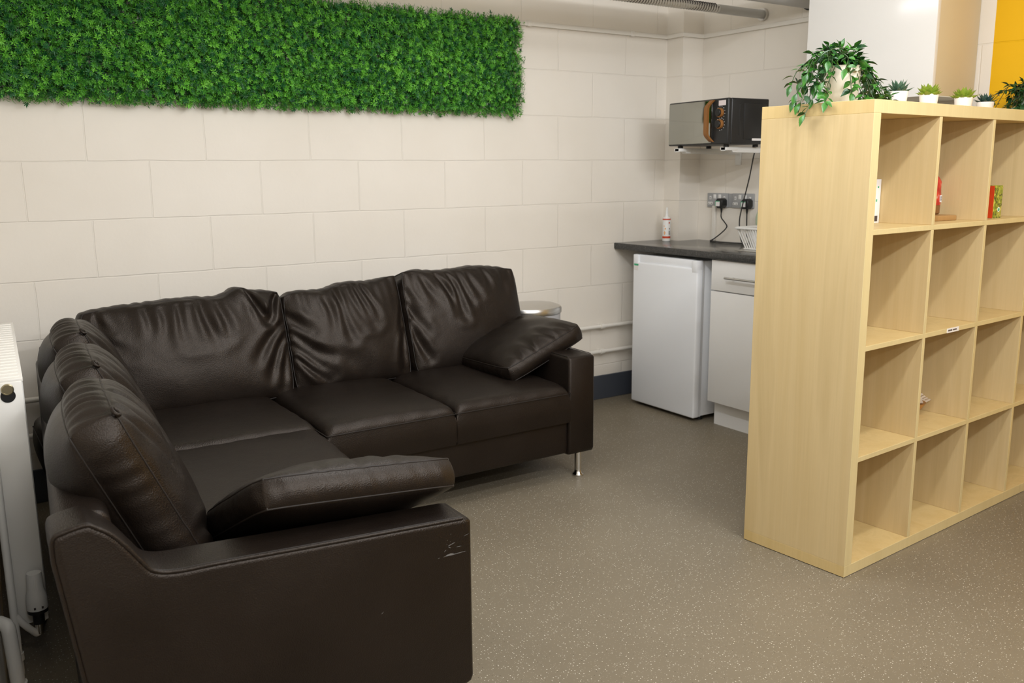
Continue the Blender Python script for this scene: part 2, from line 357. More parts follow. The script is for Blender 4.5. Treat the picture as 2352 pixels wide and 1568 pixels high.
# ------------------------------------------------------------------ grass wall panels
def foliage_panel(name, label, x0, x1, z0, z1, seed, gaps):
    rng = np.random.default_rng(seed)
    t = thing(name, label, 'foliage panel', ((x0 + x1) / 2, 0, (z0 + z1) / 2), group='artificial foliage panels'); cx, cz = (x0 + x1) / 2, (z0 + z1) / 2
    g = MB()
    nx = int((x1 - x0) / .016); nz = int((z1 - z0) / .016)
    for i in range(nx + 1):
        x = x0 + (x1 - x0) * i / nx - cx; g.box(x - .0012, x + .0012, -.006, -.0002, z0 - cz, z1 - cz)
    for i in range(nz + 1):
        z = z0 + (z1 - z0) * i / nz - cz; g.box(x0 - cx, x1 - cx, -.006, -.0002, z - .0012, z + .0012)
    g.build('backing_grid', 'mesh_back', t, smooth=False)
    area = (x1 - x0) * (z1 - z0); V = []; F = []; MI = []
    def kite(base, d, side, L, W, nrm, mi):
        o = len(V); m = base + d * L * .5
        V.extend([base, m + side * W * .5 + nrm * W * .14, base + d * L - nrm * L * .12, m - side * W * .5 + nrm * W * .14, m - nrm * W * .05])
        F.extend([(o, o + 1, o + 4), (o + 1, o + 2, o + 4), (o + 2, o + 3, o + 4), (o + 3, o, o + 4)]); MI.extend([mi] * 4)
    ns = int(area * 27000)
    for _ in range(ns):
        x = rng.uniform(x0, x1); z = rng.uniform(z0, z1)
        dens = .55 + .45 * math.sin(x * 9.1 + z * 5) * math.sin(z * 17 + x * 3)
        if rng.random() > .62 + .38 * dens: continue
        skip = False
        for (gx, gw) in gaps:
            if abs(x - gx) < gw and rng.random() < .6: skip = True
        if skip: continue
        h = rng.uniform(.008, .062); k = (x - x0) / (x1 - x0)
        ez = (z - (z0 + z1) / 2) / ((z1 - z0) / 2); ex_ = (x - (x0 + x1) / 2) / ((x1 - x0) / 2)
        out = Vector((rng.normal(0, .38) + (.8 * max(0, (abs(x - cx) - (x1 - x0) / 2 + .04) / .04) * (1 if x > cx else -1)), -1, rng.normal(0, .38) - .18 + .5 * max(0, ez - .82) / .18 - .5 * max(0, -ez - .85) / .15)).normalized()
        tip = Vector((x - cx, -.008, z - cz)) + out * h
        r = rng.random()
        if r < .30:      # narrow blades
            d = (out + Vector((rng.normal(0, .55), rng.normal(0, .2), rng.normal(0, .55)))).normalized()
            s = d.cross(Vector((rng.normal(), rng.normal(), rng.normal()))).normalized()
            kite(Vector((x - cx, -.01, z - cz)) + out * h * .4, d, s, rng.uniform(.026, .055), rng.uniform(.0024, .0046), d.cross(s), 3 if rng.random() < .6 else 2); continue
        mi = 0 if r < .58 else (1 if r < .74 + .08 * dens else 2)
        n = int(rng.integers(6, 10)); ph = rng.uniform(0, 2 * PI); a = out.orthogonal().normalized(); bb = out.cross(a); L = rng.uniform(.010, .020); W = L * rng.uniform(.22, .36); open_ = rng.uniform(.25, 1.0)
        for q in range(n):
            th = ph + 2 * PI * q / n + rng.normal(0, .15); rad = a * math.cos(th) + bb * math.sin(th)
            d = (rad + out * open_).normalized(); s = out.cross(rad)
            kite(tip - out * rng.uniform(0, .006), d, s, L * rng.uniform(.8, 1.15), W, (out - rad * .3), mi)
        if rng.random() < .35:   # second whorl further down the sprig
            for q in range(n):
                th = ph + .4 + 2 * PI * q / n; rad = a * math.cos(th) + bb * math.sin(th)
                kite(tip - out * .012, (rad + out * .15).normalized(), out.cross(rad), L, W, out, 2 if mi == 0 else 0)
    # loose tips hanging below, standing above and sticking out at the ends
    for (ax, az, bx, bz, dx, dz, per) in ((x0, z0, x1, z0, 0, -1, 330), (x0, z1, x1, z1, 0, 1, 380), (x1, z0, x1, z1, 1, 0, 260), (x0, z0, x0, z1, -1, 0, 60)):
        for _ in range(int(per * (abs(bx - ax) + abs(bz - az)))):
            q = rng.random(); p = Vector((ax + (bx - ax) * q - cx - dx * .012, -rng.uniform(.006, .05), az + (bz - az) * q - cz - dz * .012))
            d = Vector((dx + rng.normal(0, .45), -rng.uniform(-.1, .7), dz + rng.normal(0, .45) - .15)).normalized(); sd = d.cross(Vector((rng.normal(0, .3), -1, rng.normal(0, .3)))).normalized()
            if rng.random() < .6: kite(p, d, sd, rng.uniform(.025, .06), rng.uniform(.0035, .0065), d.cross(sd), int(rng.choice([3, 3, 0])))
            else:
                for k in range(7):
                    u = d * (.010 + .0055 * k); sg = 1 if k % 2 else -1; kite(p + u, (d + sd * sg * 1.0).normalized(), d.cross(sd), rng.uniform(.014, .022), .0062, sd, int(rng.choice([0, 1])))
    mb = MB(); mb.v = [(v[0], min(v[1], -.002), v[2]) for v in V]; mb.f = F; mb.mi = MI
    mb.build('foliage', ['g1', 'g2', 'g3', 'g4'], t, smooth=False)
    return t
foliage_panel('foliage_panel', 'long artificial green foliage panel on the white block wall, its right end in view', .218, 1.968, 1.568, 1.972, 5, [(.218, .015)])
foliage_panel('foliage_panel', 'artificial green foliage panel at top left, cut off by the left edge of the frame', -.42, .206, 1.568, 1.99, 8, [(.206, .018)])

# ------------------------------------------------------------------ sofa
def skew(x, y, z): return (x + .075 * (y + 2.172), y, z)
def smooth_poly(pts, rad=.03, n=5):
    """round the corners of an outline"""
    out = []; m = len(pts)
    for i in range(m):
        p0, p, p1 = Vector(pts[i - 1]), Vector(pts[i]), Vector(pts[(i + 1) % m])
        a, c = (p0 - p), (p1 - p); r = min(rad if not hasattr(rad, '__len__') else rad[i], a.length * .45, c.length * .45)
        if r < 1e-4: out.append(tuple(p)); continue
        a = p + a.normalized() * r; c = p + c.normalized() * r
        for k in range(n + 1):
            s = k / n; q = a.lerp(p, s).lerp(p.lerp(c, s), s); out.append(tuple(q))
    return out

class Cushion:
    def __init__(s, W, Hh, te, bulge, back=None, nu=120, nv=96, nt=12, so=.012, pinch=.035, creases=(), gather=(0, 0), top_fn=None, p=2.6, q=.62, bow=.0, noise=.0025, seed=1, side_gather=0.):
        s.__dict__.update(locals())
    def make(s, O, U, Vv, N):
        U, Vv, N = (np.array(Vector(x).normalized()) for x in (U, Vv, N)); O = np.array(O, float)
        rng = np.random.default_rng(s.seed); ph = rng.uniform(0, 6.28, 12)
        back = s.bulge if s.back is None else s.back
        def plan(a, b):
            k = 1 - s.pinch * (np.abs(a) ** 6 * np.abs(b) ** 6)
            x = a * s.W / 2 * k * (1 - s.bow * (1 - np.abs(b) ** 2) * np.abs(a) ** 8 * -1); y = b * s.Hh / 2 * k * (1 + s.bow * (1 - np.abs(a) ** 2) * np.abs(b) ** 8)
            if s.top_fn is not None: y = y + s.top_fn(a) * np.clip((b + 1) / 2, 0, 1) ** 2
            return x, y
        def bul(a, b, B): return B * np.clip((1 - np.abs(a) ** s.p) * (1 - np.abs(b) ** s.p), 0, 1) ** s.q
        def crease(a, b):
            d = np.zeros_like(a); asp = s.W / s.Hh
            for (a0, b0, a1, b1, w, amp) in s.creases:
                dx, dy = (a1 - a0) * asp, b1 - b0; L2 = dx * dx + dy * dy
                tt = ((a - a0) * asp * dx + (b - b0) * dy) / L2; tc = np.clip(tt, 0, 1)
                bend = .06 * np.sin(tc * 3.1 + a0 * 7)
                w = w * 1.35; amp = amp * .88
                px = (a - a0) * asp - tc * dx + bend * -dy; py = (b - b0) - tc * dy + bend * dx
                dist = np.sqrt(px * px + py * py)
                env = np.sin(np.clip(tc * .8 + .1, 0, 1) * PI) ** .7
                ww = w * (.7 + .6 * tc)
                d = d + amp * env * (np.exp(-(dist / ww) ** 2) - .45 * np.exp(-((dist - 1.8 * ww) / ww) ** 2))
            g, ln = s.gather
            if g:
                for b_, sg in ((1 - b, 1),):
                    e = np.exp(-(b_ / ln) ** 1.5) * np.clip(b_ / .05, 0, 1)
                    d = d + g * e * (np.sin(a * 21 + ph[0] + 1.5 * np.sin(a * 5 + ph[1])) + .6 * np.sin(a * 37 + ph[2] + b * 2))
                e2 = np.exp(-((1 + b) / (ln * .7)) ** 1.5) * np.clip((1 + b) / .05, 0, 1); d = d + .5 * g * e2 * np.sin(a * 17 + ph[3])
                for sg in (1, -1):
                    e3 = np.exp(-((1 - sg * a) / (ln * .6)) ** 1.5) * np.clip((1 - sg * a) / .04, 0, 1); d = d + .7 * g * e3 * np.sin(b * 14 + ph[4 + sg] + a * 3)
            d = d + s.noise * (np.sin(a * 4.1 + ph[5] + b * 2) * np.sin(b * 3.7 + ph[6]) + .5 * np.sin(a * 9 + b * 6 + ph[7]))* (1 - np.abs(a) ** 4) * (1 - np.abs(b) ** 4)
            return d
        nu, nv, nt = s.nu, s.nv, s.nt
        # cosine spacing gives more rows near the seams
        A = np.sin(np.linspace(-1, 1, nu + 1) * PI / 2 * .86) / math.sin(PI / 2 * .86); Bv = np.sin(np.linspace(-1, 1, nv + 1) * PI / 2 * .86) / math.sin(PI / 2 * .86)
        a, b = np.meshgrid(A, Bv, indexing='ij'); x, y = plan(a, b)
        zt = s.te / 2 + bul(a, b, s.bulge) + crease(a, b); zb = -s.te / 2 - bul(a, b, back)
        verts = []; faces = []
        def idx_grid(z):
            o = len(verts)
            for i in range(nu + 1):
                for j in range(nv + 1): verts.append(O + U * x[i, j] + Vv * y[i, j] + N * z[i, j])
            return lambda i, j: o + i * (nv + 1) + j
        T = idx_grid(zt); Bq = idx_grid(zb)
        for i in range(nu):
            for j in range(nv):
                faces.append((T(i, j), T(i + 1, j), T(i + 1, j + 1), T(i, j + 1))); faces.append((Bq(i, j), Bq(i, j + 1), Bq(i + 1, j + 1), Bq(i + 1, j)))
        ring = [(i, 0) for i in range(nu)] + [(nu, j) for j in range(nv)] + [(i, nv) for i in range(nu, 0, -1)] + [(0, j) for j in range(nv, 0, -1)]
        prev = [T(*q) for q in ring]; m = len(ring)
        s.seam_top = [verts[T(*q)] for q in ring]; s.seam_bot = [verts[Bq(*q)] for q in ring]
        cx = np.array([x[q] for q in ring]); cy = np.array([y[q] for q in ring])
        tx = np.roll(cx, -1) - np.roll(cx, 1); ty = np.roll(cy, -1) - np.roll(cy, 1); ln = np.hypot(tx, ty) + 1e-9; ox, oy = ty / ln, -tx / ln
        arc = np.cumsum(ln) / 2
        dcor = np.minimum(s.W / 2 - np.abs(cx), 9) + np.minimum(s.Hh / 2 - np.abs(cy), 9); cf_ = np.clip(np.maximum(dcor, 0) / .05, 0, 1) ** .6
        for k in range(1, nt + 1):
            c = 1 - 2 * k / nt
            if k < nt:
                o = len(verts); off = s.so * cf_ * (1 - c * c) ** .8
                gat = s.side_gather * np.where(np.array([q_[1] == nv for q_ in ring]), 1., .22) * (1 - c * c) ** .5 * (np.sin(arc * 95 + 2.2 * np.sin(arc * 23) + c * 1.1) + .6 * np.sin(arc * 171 + c * 2))
                for q in range(m): verts.append(O + U * (cx[q] + ox[q] * (off[q] + gat[q])) + Vv * (cy[q] + oy[q] * (off[q] + gat[q])) + N * (c * s.te / 2))
                cur = [o + q for q in range(m)]
            else: cur = [Bq(*q) for q in ring]
            for q in range(m):
                q2 = (q + 1) % m; faces.append((prev[q], cur[q], cur[q2], prev[q2]))
            prev = cur
        mb = MB(); mb.v = [tuple(v) for v in verts]; mb.f = faces; mb.mi = [0] * len(faces)
        return mb
    def seams(s, r=.0022):
        mb = MB()
        for ring in (s.seam_top, s.seam_bot): mb.tube([tuple(p) for p in ring], r, 6, closed=True)
        for k in (0, s.nu, s.nu + s.nv, 2 * s.nu + s.nv):
            mb.tube([tuple(s.seam_top[k]), tuple((np.array(s.seam_top[k]) + np.array(s.seam_bot[k])) / 2), tuple(s.seam_bot[k])], r, 6)
        return mb
def ear(c, k, d, r0=.0075):
    p = Vector(c.seam_top[k]); mb = MB(); d = Vector(d).normalized(); e1 = d.orthogonal().normalized(); e2 = d.cross(e1)
    mb.tube([tuple(p + d * .004 + (e1 * math.cos(a) + e2 * 1.35 * math.sin(a)) * r0) for a in [2 * PI * i / 18 for i in range(18)]], .0042, 8, closed=True); return mb
def put(c, name, parent, O, U, V, N, seam=True, org=(0, 0, 0), r=.0022):
    o = shift(c.make(O, U, V, N), org).build(name, 'leather', parent, angle=75)
    if seam: shift(c.seams(r), org).build('seam', 'stitch', o, angle=80)
    return o

SO = (.6, -1.0, 0)
sofa = thing('corner_sofa', 'dark brown leather corner sofa with plump back cushions and short metal legs', 'sofa', SO)
def sb(mb, name, m='leather', parent=None, angle=50): return shift(mb, SO).build(name, m, parent or sofa, angle=angle)
# frame (L-shaped base)
b = MB(); b.prism([(-.40, -2.05), (.385, -2.05), (.47, -1.005), (1.56, -1.005), (1.56, -.2), (-.27, -.2)], 'z', .125, .27, .012)
sb(b, 'base')
# backs
b = MB(); b.prism(smooth_poly([(-.372, .10), (-.27, .10), (-.335, .648), (-.438, .657)], [.01, .01, .03, .035]), 'y', -2.06, -.19, .01, fn=lambda x, y, z: (x + .085 * (y + 2.172), y, z - (.022 * (y + 2.172) if z > .5 else 0))); sb(b, 'back_frame')
b = MB(); b.prism(smooth_poly([(-.30, .12), (-.215, .12), (-.18, .66), (-.265, .65)], [.01, .01, .03, .03]), 'x', -.25, 1.68, .01); sb(b, 'back_frame')
# arms: outline back high, sweeping down to a flat arm
def arm_outline(x0, x1, zb, ztop_back, z_mid, z_front, sw0, sw1):
    pts = [(x0 + .055, zb), (x0 + .038, .3)]
    top = [(x0, ztop_back - .05), (x0, ztop_back - .018), (x0 + .005, ztop_back - .005), (x0 + .018, ztop_back), (x0 + sw0 * .75, ztop_back + .006), (x0 + sw0, ztop_back - .004)]
    for k in range(1, 5):
        q = k / 5; e = q * q * (3 - 2 * q); top.append((x0 + sw0 + (sw1 - sw0) * q, ztop_back - .010 + (z_mid - ztop_back + .010) * e))
    top += [(x0 + sw1 + .02, z_mid), (x0 + sw1 + .10, z_mid - .004), (x0 + sw1 + .30, z_mid + (z_front - z_mid) * .45), (x1 - .022, z_front)]
    P = [Vector((p[0], p[1], 0)) for p in top]
    for i in range(len(P) - 1):
        p0, p1, p2, p3 = P[max(i - 1, 0)], P[i], P[i + 1], P[min(i + 2, len(P) - 1)]
        for k in range(6):
            q = k / 6; v = .5 * ((2 * p1) + (p2 - p0) * q + (2 * p0 - 5 * p1 + 4 * p2 - p3) * q * q + (3 * p1 - p0 - 3 * p2 + p3) * q ** 3); pts.append((v.x, v.y))
    pts += [top[-1], (x1 - .006, z_front - .003), (x1, z_front - .010), (x1, zb + .018), (x1 - .006, zb + .005), (x1 - .02, zb)]
    return pts
near = arm_outline(-.436, .411, .085, .655, .535, .498, .075, .185)
b = MB(); b.prism(near, 'y', -2.172, -2.045, .011, 4, fn=lambda x, y, z: (x + .02 * (y + 2.172), y, z))
arm_l = sb(b, 'armrest', angle=60)
ed = [(x, -2.1705, z) for x, z in near]
b = MB(); b.tube([(x * 1.0, -2.1665, z + (.0 if z > .3 else 0)) for x, z in near[1:-5]], .0042, 8); sb(b, 'piping', 'leather', arm_l)
b = MB(); b.tube([(x, -2.160, z + .0015) for x, z in near[4:-5]], .0016, 6); sb(b, 'seam', 'stitch', arm_l)
# scuffs on the outside of the near arm
from_px = []
def scuff(mb, p0, p1, w):
    p0, p1 = Vector(p0), Vector(p1); d = (p1 - p0).normalized(); s = Vector((-d.z, 0, d.x)); n = 5; vs = []
    for k in range(n + 1):
        q = p0.lerp(p1, k / n); ww = w * math.sin(PI * (k + .4) / (n + .8)) * random.uniform(.5, 1.2); vs += [q + s * ww, q - s * ww]
    mb.add(vs, [(2 * k, 2 * k + 1, 2 * k + 3, 2 * k + 2) for k in range(n)])
def fpx(px, py, y=-2.1722):
    d = cr * ((px - 1176) / FPX) - cu * ((py - 784) / FPX) + cf; t_ = (y - CAM[1]) / d.y; return Vector(CAM) + d * t_
b = MB()
for p0, p1, w in (((1018, 1279), (1070, 1265), .0012), ((1024, 1276), (1042, 1270), .0026), ((1029, 1254), (1045, 1245), .0012), ((1030, 1256), (1036, 1258), .0008), ((1048, 1256), (1060, 1253), .0008), ((1065, 1231), (1078, 1224), .0006), ((1020, 1268), (1025, 1262), .0007), ((1006, 1283), (1010, 1281), .0008), ((1026, 1250), (1027, 1251), .0006), ((1034, 1243), (1035, 1244), .0006), ((1027, 1240), (1028, 1241), .0007), ((1035, 1226), (1036, 1227), .0006), ((876, 1410), (882, 1404), .0006)):
    b = MB(); scuff(b, fpx(*p0), fpx(*p1), w); sb(b, 'scuff_mark', 'scuff', arm_l)['label'] = 'pale scuffed scratch'
# right arm (side profile along y)
prof = arm_outline(.19, 1.022, .118, .655, .54, .53, .075, .185)
b = MB(); b.prism([(-y, z) for y, z in prof], 'x', 1.556, 1.688, .012, 4); arm_r = sb(b, 'armrest', angle=60)
b = MB(); b.tube([(1.562, -y, z + .001) for y, z in prof[4:-5]], .0016, 6); b.tube([(1.682, -y, z + .001) for y, z in prof[4:-5]], .0016, 6); sb(b, 'seam', 'stitch', arm_r)
# legs
for x, y in ((1.655, -.955), (1.655, -.25), (.33, -2.10), (-.30, -2.10), (-.24, -.27), (.44, -.96)):
    b = MB(); b.lathe([(.024, 0), (.025, .004), (.024, .008), (.0165, .014), (.0155, .03), (.0155, .13)], 20, (x, y, 0)); sb(b, 'leg', 'chrome')
# seat pads
def seatpad(x0, x1, y0, y1, z0, z1, crown, fr=None, sk=False, rad=.035, front=None):
    """soft block: rounded top edges, crowned top"""
    nx, ny = 40, 40; V = []; F = []
    us = np.linspace(0, 1, nx + 1); vs = np.linspace(0, 1, ny + 1)
    us = .5 - .5 * np.cos(us * PI); vs = .5 - .5 * np.cos(vs * PI)
    for u in us:
        for v in vs:
            x = x0 + (x1 - x0) * u; y = y0 + (y1 - y0) * v
            dx = min(u, 1 - u) * (x1 - x0); dy = min(v, 1 - v) * (y1 - y0)
            e = min(dx, dy); ro = rad
            def rnd(d): return ro - math.sqrt(max(ro * ro - (ro - d) ** 2, 0)) if d < ro else 0
            z = z1 - rnd(dx) * .9 - rnd(dy) * .9 + crown * (1 - (2 * u - 1) ** 4) * (1 - (2 * v - 1) ** 4)
            z += .0018 * math.sin(x * 60 + 2 * math.sin(y * 9)) * math.exp(-dy / .05) + .0018 * math.sin(y * 60 + 2 * math.sin(x * 9)) * math.exp(-dx / .05)
            z += .002 * math.sin(x * 11 + y * 7) * math.sin(y * 9 - x * 4)
            V.append((x, y, max(z, z1 - rad * 1.25)))
    I = lambda i, j: i * (ny + 1) + j
    for i in range(nx):
        for j in range(ny): F.append((I(i, j), I(i + 1, j), I(i + 1, j + 1), I(i, j + 1)))
    ring = [(i, 0) for i in range(nx)] + [(nx, j) for j in range(ny)] + [(i, ny) for i in range(nx, 0, -1)] + [(0, j) for j in range(ny, 0, -1)]
    m = len(ring); prev = [I(*q) for q in ring]; s.top = None
    for k in range(1, 7):
        o = len(V); f = k / 6
        for q in ring:
            x, y, z = V[I(*q)]; ux, uy = (2 * (x - x0) / (x1 - x0) - 1), (2 * (y - y0) / (y1 - y0) - 1)
            bl = .006 * math.sin(PI * f); V.append((x + bl * (1 if ux > .999 else -1 if ux < -.999 else 0), y + bl * (1 if uy > .999 else -1 if uy < -.999 else 0), z + (z0 - z) * f))
        cur = [o + q for q in range(m)]
        for q in range(m): F.append((prev[q], cur[q], cur[(q + 1) % m], prev[(q + 1) % m]))
        prev = cur
    F.append(tuple(prev))
    if sk: V = [skew(*p) for p in V]
    mb = MB(); mb.v = V; mb.f = F; mb.mi = [0] * len(F)
    return mb
class s: pass
def pad(args, seamz, sk=False):
    o = sb(seatpad(*args, sk=sk), 'seat_cushion', angle=70)
    x0, x1, y0, y1 = args[:4]
    fn = skew if sk else (lambda x, y, z: (x, y, z))
    b = MB(); pts = [(x0 - .002, y0 - .0025), (x1 + .002, y0 - .0025), (x1 + .002, y1 + .002), (x0 - .002, y1 + .002)]
    path = []
    for i in range(4):
        p, q = Vector(pts[i]), Vector(pts[(i + 1) % 4])
        for k in range(12): r_ = p.lerp(q, k / 12); path.append(fn(r_.x, r_.y, seamz))
    b.tube(path, .002, 6, closed=True); sb(b, 'seam', 'stitch', o)
    return o
pad((-.30, .512, -.965, -.25, .265, .415, .016), .372)
pad((.517, 1.022, -1.03, -.25, .265, .415, .022), .385)
pad((1.027, 1.555, -1.03, -.25, .265, .415, .022), .385)
pad((-.385, .412, -2.04, -.972, .265, .412, .02), .372, sk=True)

# back cushions, back row
BK = lambda *a, **k: Cushion(*a, **k)
lean = math.radians(17)
def row_axes(l=lean): return (1, 0, 0), (0, math.sin(l), math.cos(l)), (0, -math.cos(l), math.sin(l))
c1 = BK(.735, .43, .10, .058, creases=[(-.28, .82, -.22, .2, .07, -.010), (-.10, .85, -.04, .12, .06, -.012), (.02, .85, .06, .1, .06, -.010), (.16, .88, .20, .15, .07, -.013), (.32, .85, .34, .2, .06, -.010), (-.42, .85, -.36, .35, .06, -.007),
        (.98, .35, .62, -.25, .06, -.011), (.98, .12, .74, -.62, .06, -.011), (1, -.1, .86, -.8, .05, -.009), (.60, .98, .80, .42, .05, -.02), (.98, .95, .82, .40, .05, -.018), (.80, .95, .80, .55, .09, .016), (-.86, .95, -.80, .5, .05, -.010), (-.97, .7, -.6, .1, .06, -.006)],
        gather=(.0028, .5), top_fn=lambda a: -.012 + .01 * np.sin(a * 2.2 + .4) + .018 * np.exp(-((a - .55) / .12) ** 2) - .012 * np.exp(-((a - .3) / .2) ** 2) - .03 * np.clip(-a - .75, 0, 1), seed=3, so=.016, side_gather=.0015)
put(c1, 'back_cushion', sofa, (.238, -.375, .596), (1, .0, 0), *row_axes()[1:], org=SO)
c2 = BK(.51, .41, .10, .055, creases=[(-.22, .9, .02, -.1, .06, -.013), (-.06, .92, .16, .05, .05, -.013), (.06, .92, .26, .1, .055, -.014), (.20, .95, .36, .05, .05, -.013), (.32, .9, .46, .15, .05, -.010), (-.40, .8, -.25, .25, .06, -.007),
        (-1, .55, -.66, .15, .08, -.014), (-.98, .15, -.45, -.42, .07, -.016), (-.98, -.1, -.40, -.72, .07, -.018), (-.95, -.35, -.5, -.85, .05, -.015), (-.6, -.2, .1, -.75, .12, -.007), (.98, -.1, .85, -.8, .06, -.010), (.98, .35, .9, -.3, .05, -.007)],
        gather=(.0022, .45), top_fn=lambda a: .004 + .022 * a + .006 * np.sin(a * 7 + 1), seed=5, so=.014, side_gather=.0015)
put(c2, 'back_cushion', sofa, (.868, -.375, .596), (1, .0, 0), *row_axes()[1:], org=SO)
c3 = BK(.575, .415, .12, .052, creases=[(-.45, .9, -.20, .05, .055, -.013), (-.30, .92, -.06, .0, .05, -.014), (-.10, .92, .06, .3, .05, -.009), (.1, .92, .2, .4, .05, -.007), (-.7, .9, -.55, .35, .06, -.008), (.4, .9, .45, .5, .05, -.006),
        (-1, .35, -.78, -.15, .06, -.013), (-1, .0, -.75, -.72, .06, -.016), (-.98, .6, -.8, .1, .06, -.010), (.9, .85, .6, .4, .1, -.006)],
        gather=(.0022, .45), top_fn=lambda a: .022 - .006 * a + .006 * np.sin(a * 5), seed=8, so=.018, side_gather=.0015)
put(c3, 'back_cushion', sofa, (1.428, -.375, .603), (1, .0, 0), *row_axes()[1:], org=SO)
# back cushions along the wing (face +x); U runs towards the camera
def wing_c(y0, y1, seed, dx=0., dz=0., lean_d=24, h=.425, tw=0):
    L = y1 - y0; ym = (y0 + y1) / 2; l = math.radians(lean_d)
    N = Vector((math.cos(l), 0, math.sin(l))); Vv = Vector((-math.sin(l), 0, math.cos(l))); U = Vector((-.075, -1, 0)).normalized()
    topf = Vector((-.288 + .12 * (y0 + 2.0) * .75 + dx, 0, .808 + dz))      # top front seam at the near end
    c = BK(L, h, .092, .060, .105, nu=120, creases=[(.9, .9, .7, .1, .05, -.008), (.95, -.5, .5, -.75, .06, -.010), (.3, .95, .25, .3, .06, -.008), (-.2, .95, -.2, .25, .06, -.008), (-.6, .95, -.55, .3, .06, -.007), (.6, .9, .5, .2, .06, -.007)],
          gather=(.0022, .4), seed=seed, so=.020, side_gather=.0036, top_fn=lambda a: .008 * np.sin(a * 2.5 + .3) - .055 * np.exp(-(a + 1) / .28) + .006 * np.exp(-(1 - a) / .2))
    O = topf - Vv * (h / 2) - N * .046; O.y = ym; O.x += .075 * (ym - y0)
    return c, O, U, Vv, N
for y0, y1, seed, dx, dz in ((-1.985, -1.43, 21, .0, .0), (-1.42, -.86, 22, .0, -.01), (-.85, -.33, 23, .0, -.015)):
    c, O, U, Vv, N = wing_c(y0, y1, seed, dx, dz); oo = put(c, 'back_cushion', sofa, O, U, Vv, N, org=SO); shift(ear(c, c.nu + c.nv, (N * .8 + U * .3 + Vv * .4)), SO).build('corner_fold', 'leather', oo, angle=80)

# loose arm cushions
def loose(label, O, U, Vv, N, c):
    o = shift(c.make((0, 0, 0), U, Vv, N), (0, 0, 0)); e = o.build('arm_cushion', 'leather', None, angle=75); e.location = O
    c.seams(.0024).build('seam', 'stitch', e, angle=80)
    return tag(e, label, 'cushion', 'loose arm cushions')
Vd = Vector((-.10, .88, -.47)).normalized(); Ud = Vector((1, .04, -.10)).normalized(); Ud = (Ud - Vd * Ud.dot(Vd)).normalized(); Nd = Ud.cross(Vd)
cl = Cushion(.475, .385, .064, .046, .030, nu=110, nv=90, creases=[(.0, -.95, .05, -.6, .06, -.006), (.4, -.95, .35, -.6, .06, -.006), (-.4, -.95, -.35, -.6, .06, -.006), (-.9, .3, -.5, .2, .06, -.006)], gather=(.0016, .3), so=.014, side_gather=.003, seed=31, pinch=.05)
onear = Vector((.188, -2.098, .606)) + Vd * .192
loose('dark brown leather cushion lying on the near armrest of the sofa', onear, Ud, Vd, Nd, cl)
Ur = Vector((.93, 0, .37)).normalized(); Vr = Vector((.06, 1, -.02)).normalized(); Vr = (Vr - Ur * Vr.dot(Ur)).normalized(); Nr = Ur.cross(Vr)
crr = Cushion(.40, .43, .062, .054, .035, creases=[(.75, -.97, .55, -.7, .05, -.006), (.3, -.97, .2, -.6, .05, -.008), (-.2, -.97, -.25, -.6, .05, -.008), (-.6, -.97, -.6, -.7, .05, -.006), (.2, .9, .1, .5, .06, -.006), (.6, .9, .5, .5, .06, -.006)], gather=(.001, .25), so=.012, side_gather=.002, seed=33, pinch=.05)
loose('dark brown leather cushion leaning on the far armrest next to the bin', Vector((1.552, -.665, .520)), Ur, Vr, Nr, crr)

# ------------------------------------------------------------------ radiator and its pipes
RY0, RY1 = -1.30, -.30
t = thing('radiator', 'white panel radiator with bleed plug on the left wall behind the sofa', 'radiator', (-.43, -.8, 0))
def rx(y): return -.392 + .06 * (y + 1.27)
def rsk(x, y, z): return (x + .06 * (y + 1.27), y, z)
RO = (-.43, -.8, 0)
b = MB(); b.box(-.404, -.389, RY0 + .002, RY1, .115, .758, .004); b.v = [rsk(*p) for p in b.v]; shift(b, RO).build('front_panel', 'radiator', t)
b = MB(); b.box(-.472, -.462, RY0 + .01, RY1, .115, .755, .004); b.v = [rsk(*p) for p in b.v]; shift(b, RO).build('rear_panel', 'radiator', t)
b = MB(); b.box(-.474, -.391, RY0 - .006, RY0, .108, .760, .0025); b.v = [rsk(*p) for p in b.v]; endp = shift(b, RO).build('end_panel', 'radiator', t)
b = MB(); b.box(-.474, -.388, RY0 - .004, RY1, .757, .767, .002)
for k in range(22):
    y = RY0 + .02 + k * .044; b.box(-.468, -.396, y, y + .006, .765, .7695)
b.v = [rsk(*p) for p in b.v]; shift(b, RO).build('top_grille', 'radiator', t)
# bleed plug with its cut-out in the end panel
b = MB(); X = Matrix.Translation((-.427, RY0 - .006, .742)) @ Matrix.Rotation(PI / 2, 4, 'X')
b.lathe([(.0145, 0), (.0145, .004), (.012, .006), (.0115, .0045), (.001, .0045)], 22, xf=X); shift(b, RO).build('bleed_plug', 'brass', t)
b = MB(); X = Matrix.Translation((-.427, RY0 - .0065, .725)) @ Matrix.Rotation(PI / 2, 4, 'X'); b.lathe([(.017, 0), (.017, .0006)], 22, xf=X); shift(b, RO).build('plug_opening', 'black', endp)
